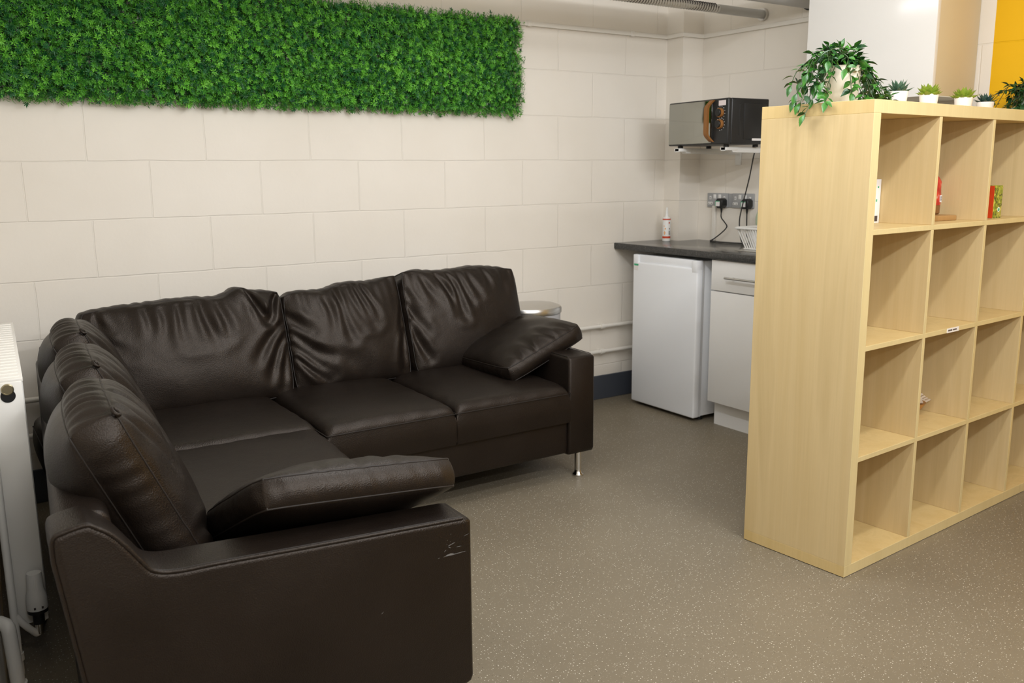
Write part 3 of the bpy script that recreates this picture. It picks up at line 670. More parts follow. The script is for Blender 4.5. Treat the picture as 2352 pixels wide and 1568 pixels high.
# valve
vx, vy = -.418, RY0 - .036
b = MB(); b.lathe([(.0, .258), (.017, .258), (.0185, .252), (.0195, .215), (.024, .200), (.0255, .186), (.0255, .160), (.022, .157)], 26, (vx, vy, 0))
for k in range(3): b.box(vx - .004 + k * .004 - .0008, vx - .004 + k * .004 + .0008, vy - .0205, vy - .018, .214, .245)
va = shift(b, RO).build('thermostat_valve', 'white_plastic', t)
b = MB(); b.lathe([(.0245, .150), (.0245, .159)], 24, (vx, vy, 0)); b.lathe([(.014, .118), (.014, .150)], 14, (vx, vy, 0)); shift(b, RO).build('collar', 'black', va)
b = MB(); b.lathe([(.010, .09), (.011, .10), (.011, .125)], 14, (vx, vy, 0)); b.tube([(vx, vy, .105), (vx + .012, RY0, .105)], .009, 10); shift(b, RO).build('valve_body', 'chrome', va)
for k, dx in ((0, -.008), (1, .010)):
    b = MB(); b.box(vx + dx - .0025, vx + dx + .0025, vy - .0262, vy - .0252, .166, .172); shift(b, RO).build('setting_mark', 'ink', va)
def arc_pts(P, r=.02, n=5):
    P = [Vector(p) for p in P]; out = [P[0]]
    for i in range(1, len(P) - 1):
        a = (P[i - 1] - P[i]); c = (P[i + 1] - P[i]); rr = min(r, a.length * .45, c.length * .45); a = P[i] + a.normalized() * rr; c = P[i] + c.normalized() * rr
        for k in range(n + 1): s_ = k / n; out.append(a.lerp(P[i], s_).lerp(P[i].lerp(c, s_), s_))
    out.append(P[-1]); return out
t2 = thing('heating_pipe', 'slim white pipe rising beside the radiator, branching to its valve', 'pipe', (-.47, -1.36, 0))
PO = (-.47, -1.36, 0)
b = MB(); b.tube(arc_pts([(-.475, -1.36, .86), (-.474, -1.36, .0)], .02), .0095, 12); shift(b, PO).build('riser', 'radiator', t2)
b = MB(); b.tube(arc_pts([(-.474, -1.36, .165), (-.45, -1.355, .125), (vx - .008, vy, .088), (vx, vy, .098)], .012), .0088, 12); shift(b, PO).build('branch', 'radiator', t2)
b = MB(); b.tube([(-.474, -1.36, .04), (-.474, -1.36, .06)], .0125, 12); shift(b, PO).build('coupling', 'radiator', t2)
t3 = thing('heating_pipe', 'thick white pipe bending down in front of the slim one at the lower left edge', 'pipe', (-.5, -1.5, 0))
PO = (-.5, -1.5, 0)
b = MB(); b.tube(arc_pts([(wl(-1.5) + .002, -1.47, .205), (-.494, -1.50, .205), (-.486, -1.52, .0)], .035), .0165, 14); shift(b, PO).build('pipe_bend', 'radiator', t3)
b = MB(); b.tube([(-.488, -1.515, .04), (-.487, -1.517, .062)], .0195, 14); shift(b, PO).build('coupling', 'radiator', t3)

# ------------------------------------------------------------------ bin
t = thing('pedal_bin', 'grey pedal bin with a domed steel lid behind the sofa', 'bin', (1.915, -.235, 0))
b = MB(); b.lathe([(.150, 0), (.152, .012), (.150, .02), (.150, .575), (.148, .58)], 48, sy=.86); b.build('body', 'bin_grey', t)
b = MB(); b.lathe([(.154, .582), (.156, .586), (.156, .605), (.150, .614), (.12, .625), (.07, .631), (.001, .633)], 48, sy=.86); b.build('lid', 'steel', t)
b = MB(); b.lathe([(.157, .0), (.157, .02)], 40, sy=.86); b.build('foot_ring', 'black', t)
b = MB(); b.box(-.03, .03, -.175, -.125, .018, .03, .004); b.build('pedal', 'black', t)

# ------------------------------------------------------------------ kitchen: worktop, fridge, cupboard
b = MB(); b.prism([(2.633, -.002), (2.633, -1.36), (RX(-1.36) - .001, -1.36), (RX(-.127) - .001, -.127), (2.994, -.127), (2.994, -.002)], 'z', .842, .876, .004, 2)
tag(b.build('worktop', 'worktop', None), 'charcoal laminate worktop over the small fridge and drawer unit', 'worktop')
t = thing('fridge', 'small white under-counter fridge between the back wall and drawer unit', 'fridge', (2.85, -.41, 0))
FO = (2.85, -.41, 0)
b = MB(); b.box(2.678, 3.11, -.648, -.178, .022, .822, .006); shift(b, FO).build('body', 'fridge', t)
b = MB(); b.box(2.625, 2.668, -.652, -.172, .018, .785, .008, 3); b.box(2.637, 2.668, -.652, -.172, .78, .826, .005)
b.box(2.6245, 2.667, -.212, -.1725, .76, .826, .006); b.box(2.6245, 2.667, -.6515, -.612, .76, .826, .006); d = shift(b, FO).build('door', 'fridge', t)
b = MB(); b.box(2.666, 2.679, -.650, -.176, .022, .822); shift(b, FO).build('door_seal', 'seal', d)
b = MB(); b.box(2.6243, 2.626, -.215, -.182, .742, .776); g = shift(b, FO).build('sticker', 'paper', d, smooth=False); g['label'] = 'small green and white sticker'
b = MB(); b.box(2.6238, 2.6255, -.215, -.182, .766, .776); shift(b, FO).build('print', 'green_ink', g, smooth=False)
for x in (2.70, 3.06):
    for y in (-.62, -.21):
        b = MB(); b.lathe([(.018, 0), (.018, .02), (.012, .024)], 14, (x, y, 0)); shift(b, FO).build('foot', 'black', t)
t = thing('drawer_unit', 'white base unit with bar-handled drawer above a door, right of the fridge', 'cabinet', (2.9, -1.03, 0))
FO = (2.9, -1.03, 0)
b = MB(); b.box(2.672, 3.13, -1.325, -.727, .125, .84, .001); shift(b, FO).build('body', 'white_satin', t)
b = MB(); b.box(2.70, 2.716, -1.325, -.727, 0, .125); shift(b, FO).build('plinth', 'white_satin', t, smooth=False)
b = MB(); b.box(2.65, 2.671, -1.322, -.724, .689, .836, .0015); dr = shift(b, FO).build('drawer', 'white_satin', t)
b = MB(); b.tube([(2.622, -1.20, .758), (2.622, -.835, .758)], .0055, 12)
for y in (-1.165, -.872): b.tube([(2.622, y, .758), (2.65, y, .758)], .0045, 10)
shift(b, FO).build('handle', 'steel', dr)
b = MB(); b.box(2.65, 2.671, -1.322, -.724, .127, .684, .0015); shift(b, FO).build('door', 'white_satin', t)
# sink rim
t = thing('sink', 'stainless steel sink set into the worktop under the dish rack', 'sink', (2.93, -1.05, .876))
b = MB()
b.box(-.165, .165, -.29, .29, .0, .004, .0015); b.build('rim', 'steel', t)
b = MB(); b.box(-.12, .12, -.25, -.05, .0035, .0045); b.build('basin', 'grey_plate', t)

# dish rack
t = thing('dish_rack', 'white plastic dish rack on the worktop next to the bookcase', 'dish rack', (2.945, -.95, .881))
b = MB(); LX, LY = .155, .225
rim = smooth_poly([(-LX, -LY), (LX, -LY), (LX, LY), (-LX, LY)], .035, 5)
b.tube([(x, y, .104) for x, y in rim], .0055, 10, closed=True)
inner = [(x * .97, y * .97) for x, y in rim]
o = len(b.v); n = len(rim)
b.add([(x * 1.03, y * 1.03, .107) for x, y in rim] + [(x * .93, y * .93, .107) for x, y in rim] + [(x * .93, y * .93, .101) for x, y in rim] + [(x * 1.03, y * 1.03, .101) for x, y in rim],
      [(k * n + i, k * n + (i + 1) % n, ((k + 1) % 4) * n + (i + 1) % n, ((k + 1) % 4) * n + i) for k in range(4) for i in range(n)])
b.build('rim', 'white_plastic', t)
b = MB()
def slat(p0, p1, w, th): b.tube([p0, p1], [w, w * .8], 6)
for k in range(25):
    y = -LY + .02 + k * (2 * LY - .04) / 24
    for sx in (-1, 1): slat((sx * LX * .95, y, .102), (sx * LX * .74, y * .86, .004), .0038, .002)
for k in range(17):
    x = -LX + .02 + k * (2 * LX - .04) / 16
    for sy in (-1, 1): slat((x, sy * LY * .95, .102), (x * .8, sy * LY * .80, .004), .0038, .002)
b.build('slats', 'white_plastic', t)
b = MB(); b.box(-LX * .76, LX * .76, -LY * .88, LY * .84, 0, .006, .002); b.build('tray', 'white_plastic', t)
b = MB(); xf = Matrix.Translation((3.085, -.690, .992)) @ Matrix.Rotation(math.radians(82), 4, 'Y')
b.lathe([(.001, .004), (.06, .003), (.09, .006), (.098, .012), (.099, .014), (.09, .009), (.06, .006), (.001, .007)], 40, xf=xf)
o = b.build('plate', 'plate_green', None); tag(o, 'pale green plate leaning on the wall behind the dish rack', 'plate')

# squeeze bottle
t = thing('sealant_tube', 'white cartridge tube with red bands and nozzle in the worktop corner', 'tube', (2.925, -.105, .876))
b = MB(); b.lathe([(.021, 0), (.0225, .002), (.0225, .128), (.021, .132), (.012, .134), (.009, .142), (.0075, .16), (.004, .185), (.003, .187)], 28); body = b.build('body', 'white_plastic', t)
for z0, z1 in ((.017, .028), (.118, .125)): b = MB(); b.lathe([(.0227, z0), (.0227, z1)], 28); b.build('red_band', 'red', body)
def patch(mb, th0, th1, z0, z1, r=.0228, n=4):
    vs = []
    for k in range(n + 1):
        th = th0 + (th1 - th0) * k / n; vs += [(r * math.cos(th), r * math.sin(th), z0), (r * math.cos(th), r * math.sin(th), z1)]
    mb.add(vs, [(2 * k, 2 * k + 2, 2 * k + 3, 2 * k + 1) for k in range(n)])
th0 = math.atan2(-3.73, -3.49)
b = MB()
for k in range(7): patch(b, th0 + .55, th0 + 1.0, .036 + k * .0034, .038 + k * .0034)
patch(b, th0 + .65, th0 + .9, .066, .073); b.build('barcode', 'ink', body, smooth=False)
b = MB(); patch(b, th0 - .8, th0 - .15, .045, .049); patch(b, th0 - .55, th0 - .35, .036, .057); patch(b, th0 - .45, th0 - .15, .066, .074); patch(b, th0 - .75, th0 - .5, .082, .087); b.build('pattern', 'orange', body, smooth=False)
b = MB(); patch(b, th0 + .5, th0 + .85, .098, .107); b.build('emblem', 'red', body, smooth=False)

# ------------------------------------------------------------------ sockets, plugs, cords
def socket(yc, label):
    t = thing('wall_socket', label, 'socket', (RX(yc), yc, 1.101), .042, group='double wall sockets')
    b = MB(); b.box(-.012, 0, -.0735, .0735, -.039, .039, .003); b.build('plate', 'grey_plate', t)
    for y in (.018, -.018): b = MB(); b.box(-.0155, -.011, y - .009, y + .009, .008, .032, .002); b.build('switch', 'white_plastic', t)
    for y in (.05, -.05):
        b = MB(); b.box(-.0135, -.011, y - .006, y + .006, .004, .022, .001); b.box(-.0135, -.011, y - .017, y + .017, -.024, -.010, .001); q = b.build('outlet', 'white_plastic', t)
        b = MB(); b.box(-.0138, -.013, y - .002, y + .002, .008, .018); b.build('outlet_slot', 'ink', q, smooth=False)
        for k in (-.009, .009): b = MB(); b.box(-.0138, -.013, y + k - .004, y + k + .004, -.0195, -.0155); b.build('outlet_slot', 'ink', q, smooth=False)
    return t
socket(-.271, 'grey double wall socket above the worktop, nearer the room corner')
socket(-.448, 'grey double wall socket above the worktop, nearer the wooden bookcase')
b = MB(); b.box(R + .003, RX(-.36), -.372, -.346, 1.064, 1.138); struct(b.build('trim_3', 'grey_plate', smooth=False))
def cubic(P, n=10):
    P = [Vector(p) for p in P]; out = []
    for i in range(len(P) - 1):
        p0, p1, p2, p3 = P[max(i - 1, 0)], P[i], P[i + 1], P[min(i + 2, len(P) - 1)]
        for k in range(n):
            s_ = k / n; out.append(.5 * ((2 * p1) + (p2 - p0) * s_ + (2 * p0 - 5 * p1 + 4 * p2 - p3) * s_ ** 2 + (3 * p1 - p0 - 3 * p2 + p3) * s_ ** 3))
    out.append(P[-1]); return out
def plug(y, label, cord):
    O = (RX(y) - .013, y, 1.085); t = thing('plug', label, 'plug', O, group='black plugs')
    b = MB(); pts = [(-.024, .018), (-.012, .028), (.012, .028), (.024, .018), (.025, -.01), (.013, -.026), (-.013, -.026), (-.025, -.01)]
    b.prism(pts, 'x', -.042, 0, .005, 3); body = b.build('plug_body', 'black', t)
    b = MB(); b.box(-.0432, -.042, -.008, .024, -.014, .014); s_ = b.build('sticker', 'paper', body, smooth=False)
    b = MB(); b.box(-.0435, -.0425, -.008, .024, .010, .014); b.box(-.0435, -.0425, .021, .024, -.014, .014); b.build('print', 'green_ink', s_, smooth=False)
    b = MB(); b.tube([(-.018, 0, -.024), (-.018, 0, -.05)], [.0075, .0042], 10); b.build('strain_relief', 'black', t)
    b = MB(); b.tube(cubic([(p[0] + RX(y) - R - O[0], p[1] - O[1], p[2] - O[2]) for p in cord]), .0033, 8); b.build('cord', 'black', t)
plug(-.321, 'black plug in the socket nearer the corner, cord curling to the worktop', [(R - .031, -.321, 1.04), (R - .035, -.325, 1.01), (R - .04, -.355, .985), (R - .045, -.378, .965), (R - .045, -.365, .945), (R - .045, -.325, .915), (R - .05, -.285, .888), (R - .055, -.268, .8795), (R - .06, -.29, .8795), (R - .09, -.37, .8795), (R - .09, -.45, .8795), (R - .06, -.52, .8795), (R - .04, -.62, .8795)])
plug(-.498, 'black plug in the socket nearer the bookcase, cord hanging straight down', [(R - .031, -.498, 1.04), (R - .031, -.499, 1.0), (R - .031, -.501, .95), (R - .031, -.505, .90), (R - .03, -.53, .8795), (R - .03, -.58, .8795)])

# ------------------------------------------------------------------ microwave and brackets
MX0, MX1, MY0, MY1, MZ0, MZ1 = 2.70, 2.962, -.774, -.336, 1.388, 1.602
MO = (2.85, -.555, MZ0 - .012)
t = thing('microwave', 'black microwave with mirrored door and wooden handle on a wall bracket', 'microwave', MO, -.07)
b = MB(); b.box(MX0 + .022, MX1, MY0, MY1, MZ0, MZ1, .006, 3); body = shift(b, MO).build('body', 'black_enamel', t)
b = MB(); b.box(MX0 + .07, MX0 + .085, MY0 - .0015, MY0 + .002, MZ0 + .04, MZ1 - .03, .001); b.box(MX0 + .10, MX1 - .02, MY0 - .003, MY0 + .002, MZ0 + .022, MZ1 - .022, .003); shift(b, MO).build('side_panel', 'black_enamel', body)
b = MB(); b.box(MX0 + .155, MX0 + .235, MY0 - .0042, MY0 - .002, MZ0 + .016, MZ0 + .027); shift(b, MO).build('rating_label', 'paper', body, smooth=False)['label'] = 'white strip label'
b = MB(); b.box(MX0, MX0 + .024, MY0, MY1, MZ0, MZ1, .007, 3); fr = shift(b, MO).build('front_frame', 'black_enamel', t)
b = MB(); b.box(MX0 - .003, MX0 + .004, MY0 + .112, MY1 - .006, MZ0 + .007, MZ1 - .006, .002); d = shift(b, MO).build('door', 'mirror', t); d['label'] = 'mirrored grey glass door'
hy = MY0 + .118
b = MB(); out = []
H0, H1 = MZ0 + .012, MZ1 - .006
pts = []
for k in range(25):
    s_ = k / 24; z = H0 + (H1 - H0) * s_; e = min(s_, 1 - s_) / .22; bow_ = math.sin(min(e, 1) * PI / 2)
    pts.append((MX0 - .004 - .026 * bow_, hy - .012 + .014 * (bow_), z))
for i, p in enumerate(pts): pass
vs = []; fs = []
for (x, y, z) in pts: vs += [(x - .006, y - .013, z), (x - .006, y + .011, z), (x + .007, y + .011, z), (x + .007, y - .013, z)]
for i in range(len(pts) - 1):
    for k in range(4): fs.append((i * 4 + k, i * 4 + (k + 1) % 4, (i + 1) * 4 + (k + 1) % 4, (i + 1) * 4 + k))
fs += [(3, 2, 1, 0), tuple(len(vs) - 4 + k for k in range(4))]
b.add(vs, fs); shift(b, MO).build('handle', 'walnut', t, angle=50)['label'] = 'curved wooden door handle'
for z in (MZ0 + .135, MZ0 + .082):
    xf = Matrix.Translation((MX0, MY0 + .052, z + .012)) @ Matrix.Rotation(-PI / 2, 4, 'Y')
    b = MB(); b.lathe([(.0225, 0), (.0225, .010), (.0215, .014)], 28, xf=xf); k = shift(b, MO).build('knob', 'walnut', t)
    b = MB(); b.lathe([(.0175, .013), (.0175, .0205), (.016, .022), (.001, .022)], 28, xf=xf); shift(b, MO).build('knob_cap', 'black', k)
    b = MB()
    for q in range(9):
        th = math.radians(-40 + q * 28); y = MY0 + .052 - .0295 * math.sin(th); zz = z + .012 + .0295 * math.cos(th); b.box(MX0 - .0008, MX0 + .001, y - .0016, y + .0016, zz - .0012, zz + .0012)
    shift(b, MO).build('dial_marks', 'paper', fr, smooth=False)
b = MB(); b.box(MX0 - .0012, MX0 + .001, MY0 + .018, MY0 + .066, MZ1 - .034, MZ1 - .010); shift(b, MO).build('sticker', 'paper_pink', fr, smooth=False)['label'] = 'pinkish white sticker'
for x in (2.74, 2.93):
    for y in (MY0 + .05, MY1 - .05): b = MB(); b.lathe([(.014, -.013), (.014, .002)], 12, (x, y, MZ0)); shift(b, MO).build('foot', 'black', t)
b = MB(); b.tube([(p[0] - MO[0], p[1] - MO[1], p[2] - MO[2]) for p in cubic([(2.995, -.60, 1.41), (3.03, -.60, 1.40), (3.075, -.575, 1.37), (3.085, -.555, 1.33), (3.09, -.535, 1.26), (3.09, -.52, 1.20), (3.09, -.49, 1.10), (3.085, -.474, 1.02), (3.085, -.473, .97), (3.085, -.485, .91), (3.08, -.51, .882), (3.07, -.57, .8795)])], .0033, 8); b.build('power_cord', 'black', t)
for y, lab in ((-.40, 'white wall bracket arm under the microwave, end nearer the back wall'), (-.705, 'white wall bracket arm under the microwave, end nearer the bookcase')):
    b = MB(); b.prism([(0, -.030), (0, .0), (-.455, .0), (-.455, -.018), (-.41, -.018), (-.40, -.026), (-.02, -.030)], 'y', -.016, .016, .003, 2)
    b.box(-.006, 0, -.02, .02, -.085, .0, .002)
    b.box(-.455, -.37, -.02, .02, -.016, .0, .002)
    o = b.build('wall_bracket', 'white_plastic'); o.location = (RX(y), y, MZ0 - .0125); tag(o, lab, 'bracket', 'microwave wall brackets')

# ------------------------------------------------------------------ wall cabinet
t = thing('wall_cabinet', 'tall white gloss wall cabinet with cream side, between trunking and yellow paint', 'cabinet', (3.0, -1.357, 1.556), .042)
b = MB(); b.box(-.106, .200, -.300, .300, .0, .74, .001); b.build('body', 'cream_side', t)
b = MB(); b.box(-.105, .199, -.299, .299, -.003, .001); b.build('underside', 'lifted_under', t, smooth=False)
b = MB(); b.box(-.130, -.108, -.302, .302, -.002, .742, .0015); d = b.build('door', 'white_gloss', t)
b = MB(); b.tube(arc_pts([(-.130, .262, .008), (-.158, .262, .012), (-.158, .262, .142), (-.130, .262, .146)], .012), .0055, 12); b.build('handle', 'chrome', d)

# ------------------------------------------------------------------ bookcase
SX, SY, SYAW = 1.7456, -2.2077, .0683
tw, cw, dw, DP = .038, .335, .016, .39
LW = 2 * tw + 4 * cw + 3 * dw
def dv(i): return tw + i * cw + (i - 1) * dw
case = thing('bookcase', 'birch-effect cube bookcase standing free as a room divider', 'bookcase', (SX, SY, 0), SYAW)
def edge(b, x0, x1, z0, z1, y=0.):           # paler edging strip on the front
    return b
def board(name, x0, x1, z0, z1, m, y0=0., y1=DP):
    b = MB(); b.box(x0, x1, y0, y1, z0, z1, .0008, 1)
    # material 1 on the narrow front/back edges
    mi = []
    for f in b.f:
        ys = [b.v[i][1] for i in f]; mi.append(1 if max(ys) - min(ys) < .002 else 0)
    b.mi = mi; return b.build(name, [m, 'wood_edge'], case, smooth=False)
board('bottom_panel', 0, LW, 0.002, tw, 'wood_h'); board('top_panel', 0, LW, LW - tw, LW, 'wood_h')
board('side_panel', 0, tw, tw, LW - tw, 'wood_v'); board('side_panel', LW - tw, LW, tw, LW - tw, 'wood_v')
zr = [tw + i * (cw + dw) for i in range(4)]     # floor level of each row
for i in range(3): board('shelf_board', tw, LW - tw, zr[i] + cw, zr[i] + cw + dw, 'wood_h', .0012, DP - .0012)
for r_ in range(4):
    for i in (1, 2, 3): board('divider', dv(i), dv(i) + dw, zr[r_], zr[r_] + cw, 'wood_v', .0012, DP - .0012)
b = MB(); b.box(.526, .604, -.0002, .0012, .7245, .7395); lb = b.build('label_strip', 'paper', case, smooth=False); lb['label'] = 'small white printed label on a shelf edge'
b = MB(); x = .5325
for w in (.005, .0045, .005, .0035, .005, .0045, None, .0045, .005, .003, .005, .004, .0045):
    if w is None: x += .004; continue
    b.box(x, x + w * .8, -.0005, .0004, .7298, .7348); x += w
b.build('print', 'ink', lb, smooth=False)

EX = Vector((math.cos(SYAW), math.sin(SYAW), 0)); EY = Vector((-math.sin(SYAW), math.cos(SYAW), 0)); SO3 = Vector((SX, SY, 0))
def shp(s_, d_, z): return SO3 + EX * s_ + EY * d_ + Vector((0, 0, z))
# contents
b = MB(); b.box(-.016, .016, -.07, .07, 0, .143, .001); o = b.build('box', 'paper'); o.location = shp(.355, .252, zr[3]); o.rotation_euler.z = SYAW; tag(o, 'narrow white box standing in the top left cell of the bookcase', 'box')
b = MB(); b.box(-.012, .004, -.0708, -.0698, .006, .024); b.build('barcode', 'ink', o, smooth=False)
for q in ((-.010, -.004, .07, .078), (-.004, .003, .115, .120)): b = MB(); b.box(q[0], q[1], -.0708, -.0698, q[2], q[3]); b.build('print', 'green_ink', o, smooth=False)
b = MB(); b.prism(smooth_poly([(-.13, -.09), (.13, -.09), (.13, .09), (-.13, .09)], .02), 'z', 0, .018, .003); o = b.build('chopping_board', 'oak'); o.location = shp(.575, .185, zr[3]); o.rotation_euler.z = SYAW - .18; tag(o, 'small wooden board lying in the top row of the bookcase', 'board')
t = thing('coffee_bag', 'red foil bag with gathered top standing on the small wooden board', 'bag', shp(.668, .162, zr[3] + .0185), SYAW); t.scale = (.86, .86, 1.18)
b = MB(); b.lathe([(.030, 0), (.036, .004), (.037, .02), (.0365, .028)], 24, sx=1., sy=.8); b.build('base', 'bag_brown', t)
b = MB(); b.lathe([(.0367, .027), (.038, .05), (.0375, .075), (.034, .095), (.026, .108), (.012, .116), (.008, .119)], 24, sx=1., sy=.8)
b.v = [(x + .0016 * math.sin(z * 210 + x * 60), y + .0016 * math.sin(z * 170 + x * 90), z) for x, y, z in b.v]; body = b.build('body', 'bag', t)
b = MB(); b.lathe([(.0095, .117), (.0095, .122)], 14); b.build('tie', 'ink', t)
b = MB(); b.lathe([(.008, .121), (.014, .132), (.021, .150), (.0205, .150), (.012, .132)], 18, sy=.35); b.build('gathered_top', 'bag_red', t)
b = MB()
for k in range(8): pass
b.box(.002, .016, -.0312, -.028, .036, .056); lab = b.build('barcode_label', 'paper', t, smooth=False)
b = MB()
for k in range(5): b.box(.004, .0145, -.0316, -.0308, .039 + k * .003, .0405 + k * .003)
b.build('print', 'ink', lab, smooth=False)
t = thing('tea_carton', 'green and red printed carton in the third cell of the top row', 'carton', shp(.905, .075, zr[3]), SYAW)
b = MB(); b.box(-.032, .032, -.028, .028, 0, .115, .001); o = b.build('carton_body', 'carton', t)
b = MB(); b.box(-.0335, -.0315, -.028, .028, .001, .114); b.build('red_side', 'red', o, smooth=False)
xf = Matrix.Translation((.010, -.0282, .03)) @ Matrix.Rotation(PI / 2, 4, 'X')
b = MB(); b.lathe([(.009, 0), (.009, .0008)], 20, xf=xf); e = b.build('round_emblem', 'paper', o)
b = MB(); b.lathe([(.006, .0008), (.006, .0012)], 16, xf=xf); b.build('emblem_centre', 'green_ink', e)
b = MB(); b.lathe([(.001, 0), (.022, 0), (.026, .004), (.042, .022), (.056, .044), (.0575, .046), (.055, .044), (.040, .024), (.02, .008), (.001, .006)], 36); o = b.build('bowl', 'bowl'); o.location = shp(.640, .175, zr[1]); tag(o, 'small round wooden bowl in the second row from the bottom', 'bowl')
b = MB(); pts = [(-.08, -.005), (-.02, -.005), (.0, -.008), (.015, -.014), (.030, -.015), (.058, -.013), (.058, -.009), (.036, -.008), (.036, -.006), (.060, -.0055), (.060, -.0015), (.036, -.001), (.036, .001), (.060, .0015), (.060, .0055), (.036, .006), (.036, .008), (.058, .009), (.058, .013), (.030, .015), (.015, .014), (.0, .008), (-.02, .005), (-.08, .005)]
b.prism([(x * 1.1, y * 1.5) for x, y in pts], 'z', 0, .003); b.v = [(x, y, z + .35 * max(0, x - .0) ** 1.5 - .002 * math.cos(y * 100)) for x, y, z in b.v]
o = b.build('wooden_fork', 'pale_wood', smooth=False); o.location = shp(.665, .165, zr[1] + .0445); o.rotation_euler = (.45, -.04, SYAW - .12); tag(o, 'pale wooden fork resting across the small bowl', 'fork')

# ------------------------------------------------------------------ plants
def leaf(mb, base, d, up, L, W, mi=0, curl=.25, n=5):
    d = d.normalized(); side = d.cross(up)
    if side.length < 1e-4: side = d.orthogonal()
    side.normalize(); nr = side.cross(d).normalized(); vs = []; p = Vector(base); ang = 0.
    prof = [.12, .72, 1.0, .82, .45, .02] if n == 5 else [.1, 1., .7, .02]
    for k in range(n + 1):
        s_ = k / n; w = W * .5 * prof[k]; c = p + d * (L * s_) - nr * (curl * L * s_ * s_)
        vs += [c + side * w + nr * w * .35, c, c - side * w + nr * w * .35]
    fs = []
    for k in range(n):
        a = 3 * k; fs += [(a, a + 3, a + 4, a + 1), (a + 1, a + 4, a + 5, a + 2)]
    mb.add(vs, fs, mi)
def trailing(label, O, pot_fn, stems, lmats, stem_m, seed, Lr=(.021, .037), name='trailing_plant'):
    rg = random.Random(seed); t = thing(name, label, 'plant', O)
    pot_fn(t); st = MB(); lf = MB()
    for pts in stems:
        P = cubic(pts, 8); st.tube(P, .0013, 5)
        step = 3
        for i in range(4, len(P), step):
            tg = (P[min(i + 1, len(P) - 1)] - P[i - 1]).normalized()
            for sd in (1, -1):
                if rg.random() < .12: continue
                sdv = tg.cross(Vector((rg.gauss(0, .5), rg.gauss(0, .5), 1))).normalized() * sd
                d = (sdv + tg * rg.uniform(.3, .9) + Vector((rg.gauss(0, .3), rg.gauss(0, .3), rg.gauss(0, .3)))).normalized()
                L = rg.uniform(*Lr); leaf(lf, P[i] + d * .004, d, Vector((rg.gauss(0, .4), rg.gauss(0, .4) - .3, 1)), L, L * rg.uniform(.42, .58), 0 if rg.random() < .6 else 1, rg.uniform(.0, .35))
        leaf(lf, P[-1], (P[-1] - P[-2]), Vector((0, -.2, 1)), Lr[1], Lr[1] * .5, 0, .2)
    st.build('stems', stem_m, t); lf.build('foliage', lmats, t, angle=60)
    return t
PTOP = LW
def pot_big(t):
    b = MB(); b.lathe([(.045, .0), (.047, .003), (.0535, .112), (.0545, .118), (.0505, .118), (.049, .106), (.001, .105)], 40); b.build('pot', 'cream_pot', t)
    b = MB(); b.lathe([(.049, .1055), (.001, .109)], 24); b.build('soil', 'soil', t)
PB = shp(.165, .215, PTOP)
rg = random.Random(4); stems = []
def W(s_, d_, z): v = shp(s_, d_, PTOP + z) - PB; return (v.x, v.y, v.z)
c0 = (0, 0, .11)
# draping to the left / back (over the side edge)
for e in [(-.045, .20, -.035), (-.03, .23, .0), (-.02, .25, .03), (.0, .17, .06), (.03, .27, .07), (-.02, .215, .085), (.01, .24, .10), (.02, .30, .06), (-.015, .26, .01), (.03, .25, .0)]:
    m = ((.165 + e[0]) / 2 + rg.gauss(0, .01), (.215 + e[1]) / 2 + rg.gauss(0, .02), max(.135, e[2] + .05) + rg.uniform(0, .022))
    q = (e[0] + .03, e[1] - .005, e[2] + .05)
    stems.append([c0, W(*m), W(*q), W(*e)])
    stems.append([c0, W(m[0] + .01, m[1] - .03, m[2] + .008), W(q[0] + .025, q[1] - .035, q[2] + .02), W(e[0] + .03, e[1] - .05, e[2] + .035)])
# standing up
for k in range(20):
    a = rg.uniform(0, 2 * PI); r_ = rg.uniform(.01, .06); z = rg.uniform(.13, .168)
    stems.append([c0, (r_ * .4 * math.cos(a), r_ * .4 * math.sin(a), .135), (r_ * math.cos(a), r_ * math.sin(a), z)])
# trailing in front and to the right across the top
for e in [(.22, .10, .02), (.26, .13, .012), (.30, .15, .01), (.34, .16, .008), (.37, .15, .006), (.33, .20, .02), (.29, .22, .03), (.14, .12, .015), (.18, .11, .01), (.10, .14, .03), (.24, .16, .05), (.31, .13, .015), (.27, .18, .035), (.35, .19, .012), (.32, .17, .03), (.28, .11, .01)]:
    m = ((.165 + e[0]) / 2 + .01, (.215 + e[1]) / 2, .105 + rg.uniform(-.01, .015)); q = (.165 + (e[0] - .165) * .82, .215 + (e[1] - .215) * .85, e[2] + .03)
    stems.append([c0, W(.165 + (e[0] - .165) * .3, .215 + (e[1] - .215) * .35, .13), W(*m), W(*q), W(*e)])
trailing('trailing green plant in a cream pot on the end of the bookcase', PB, pot_big, stems, ['lf1', 'lf2'], 'stem', 9)

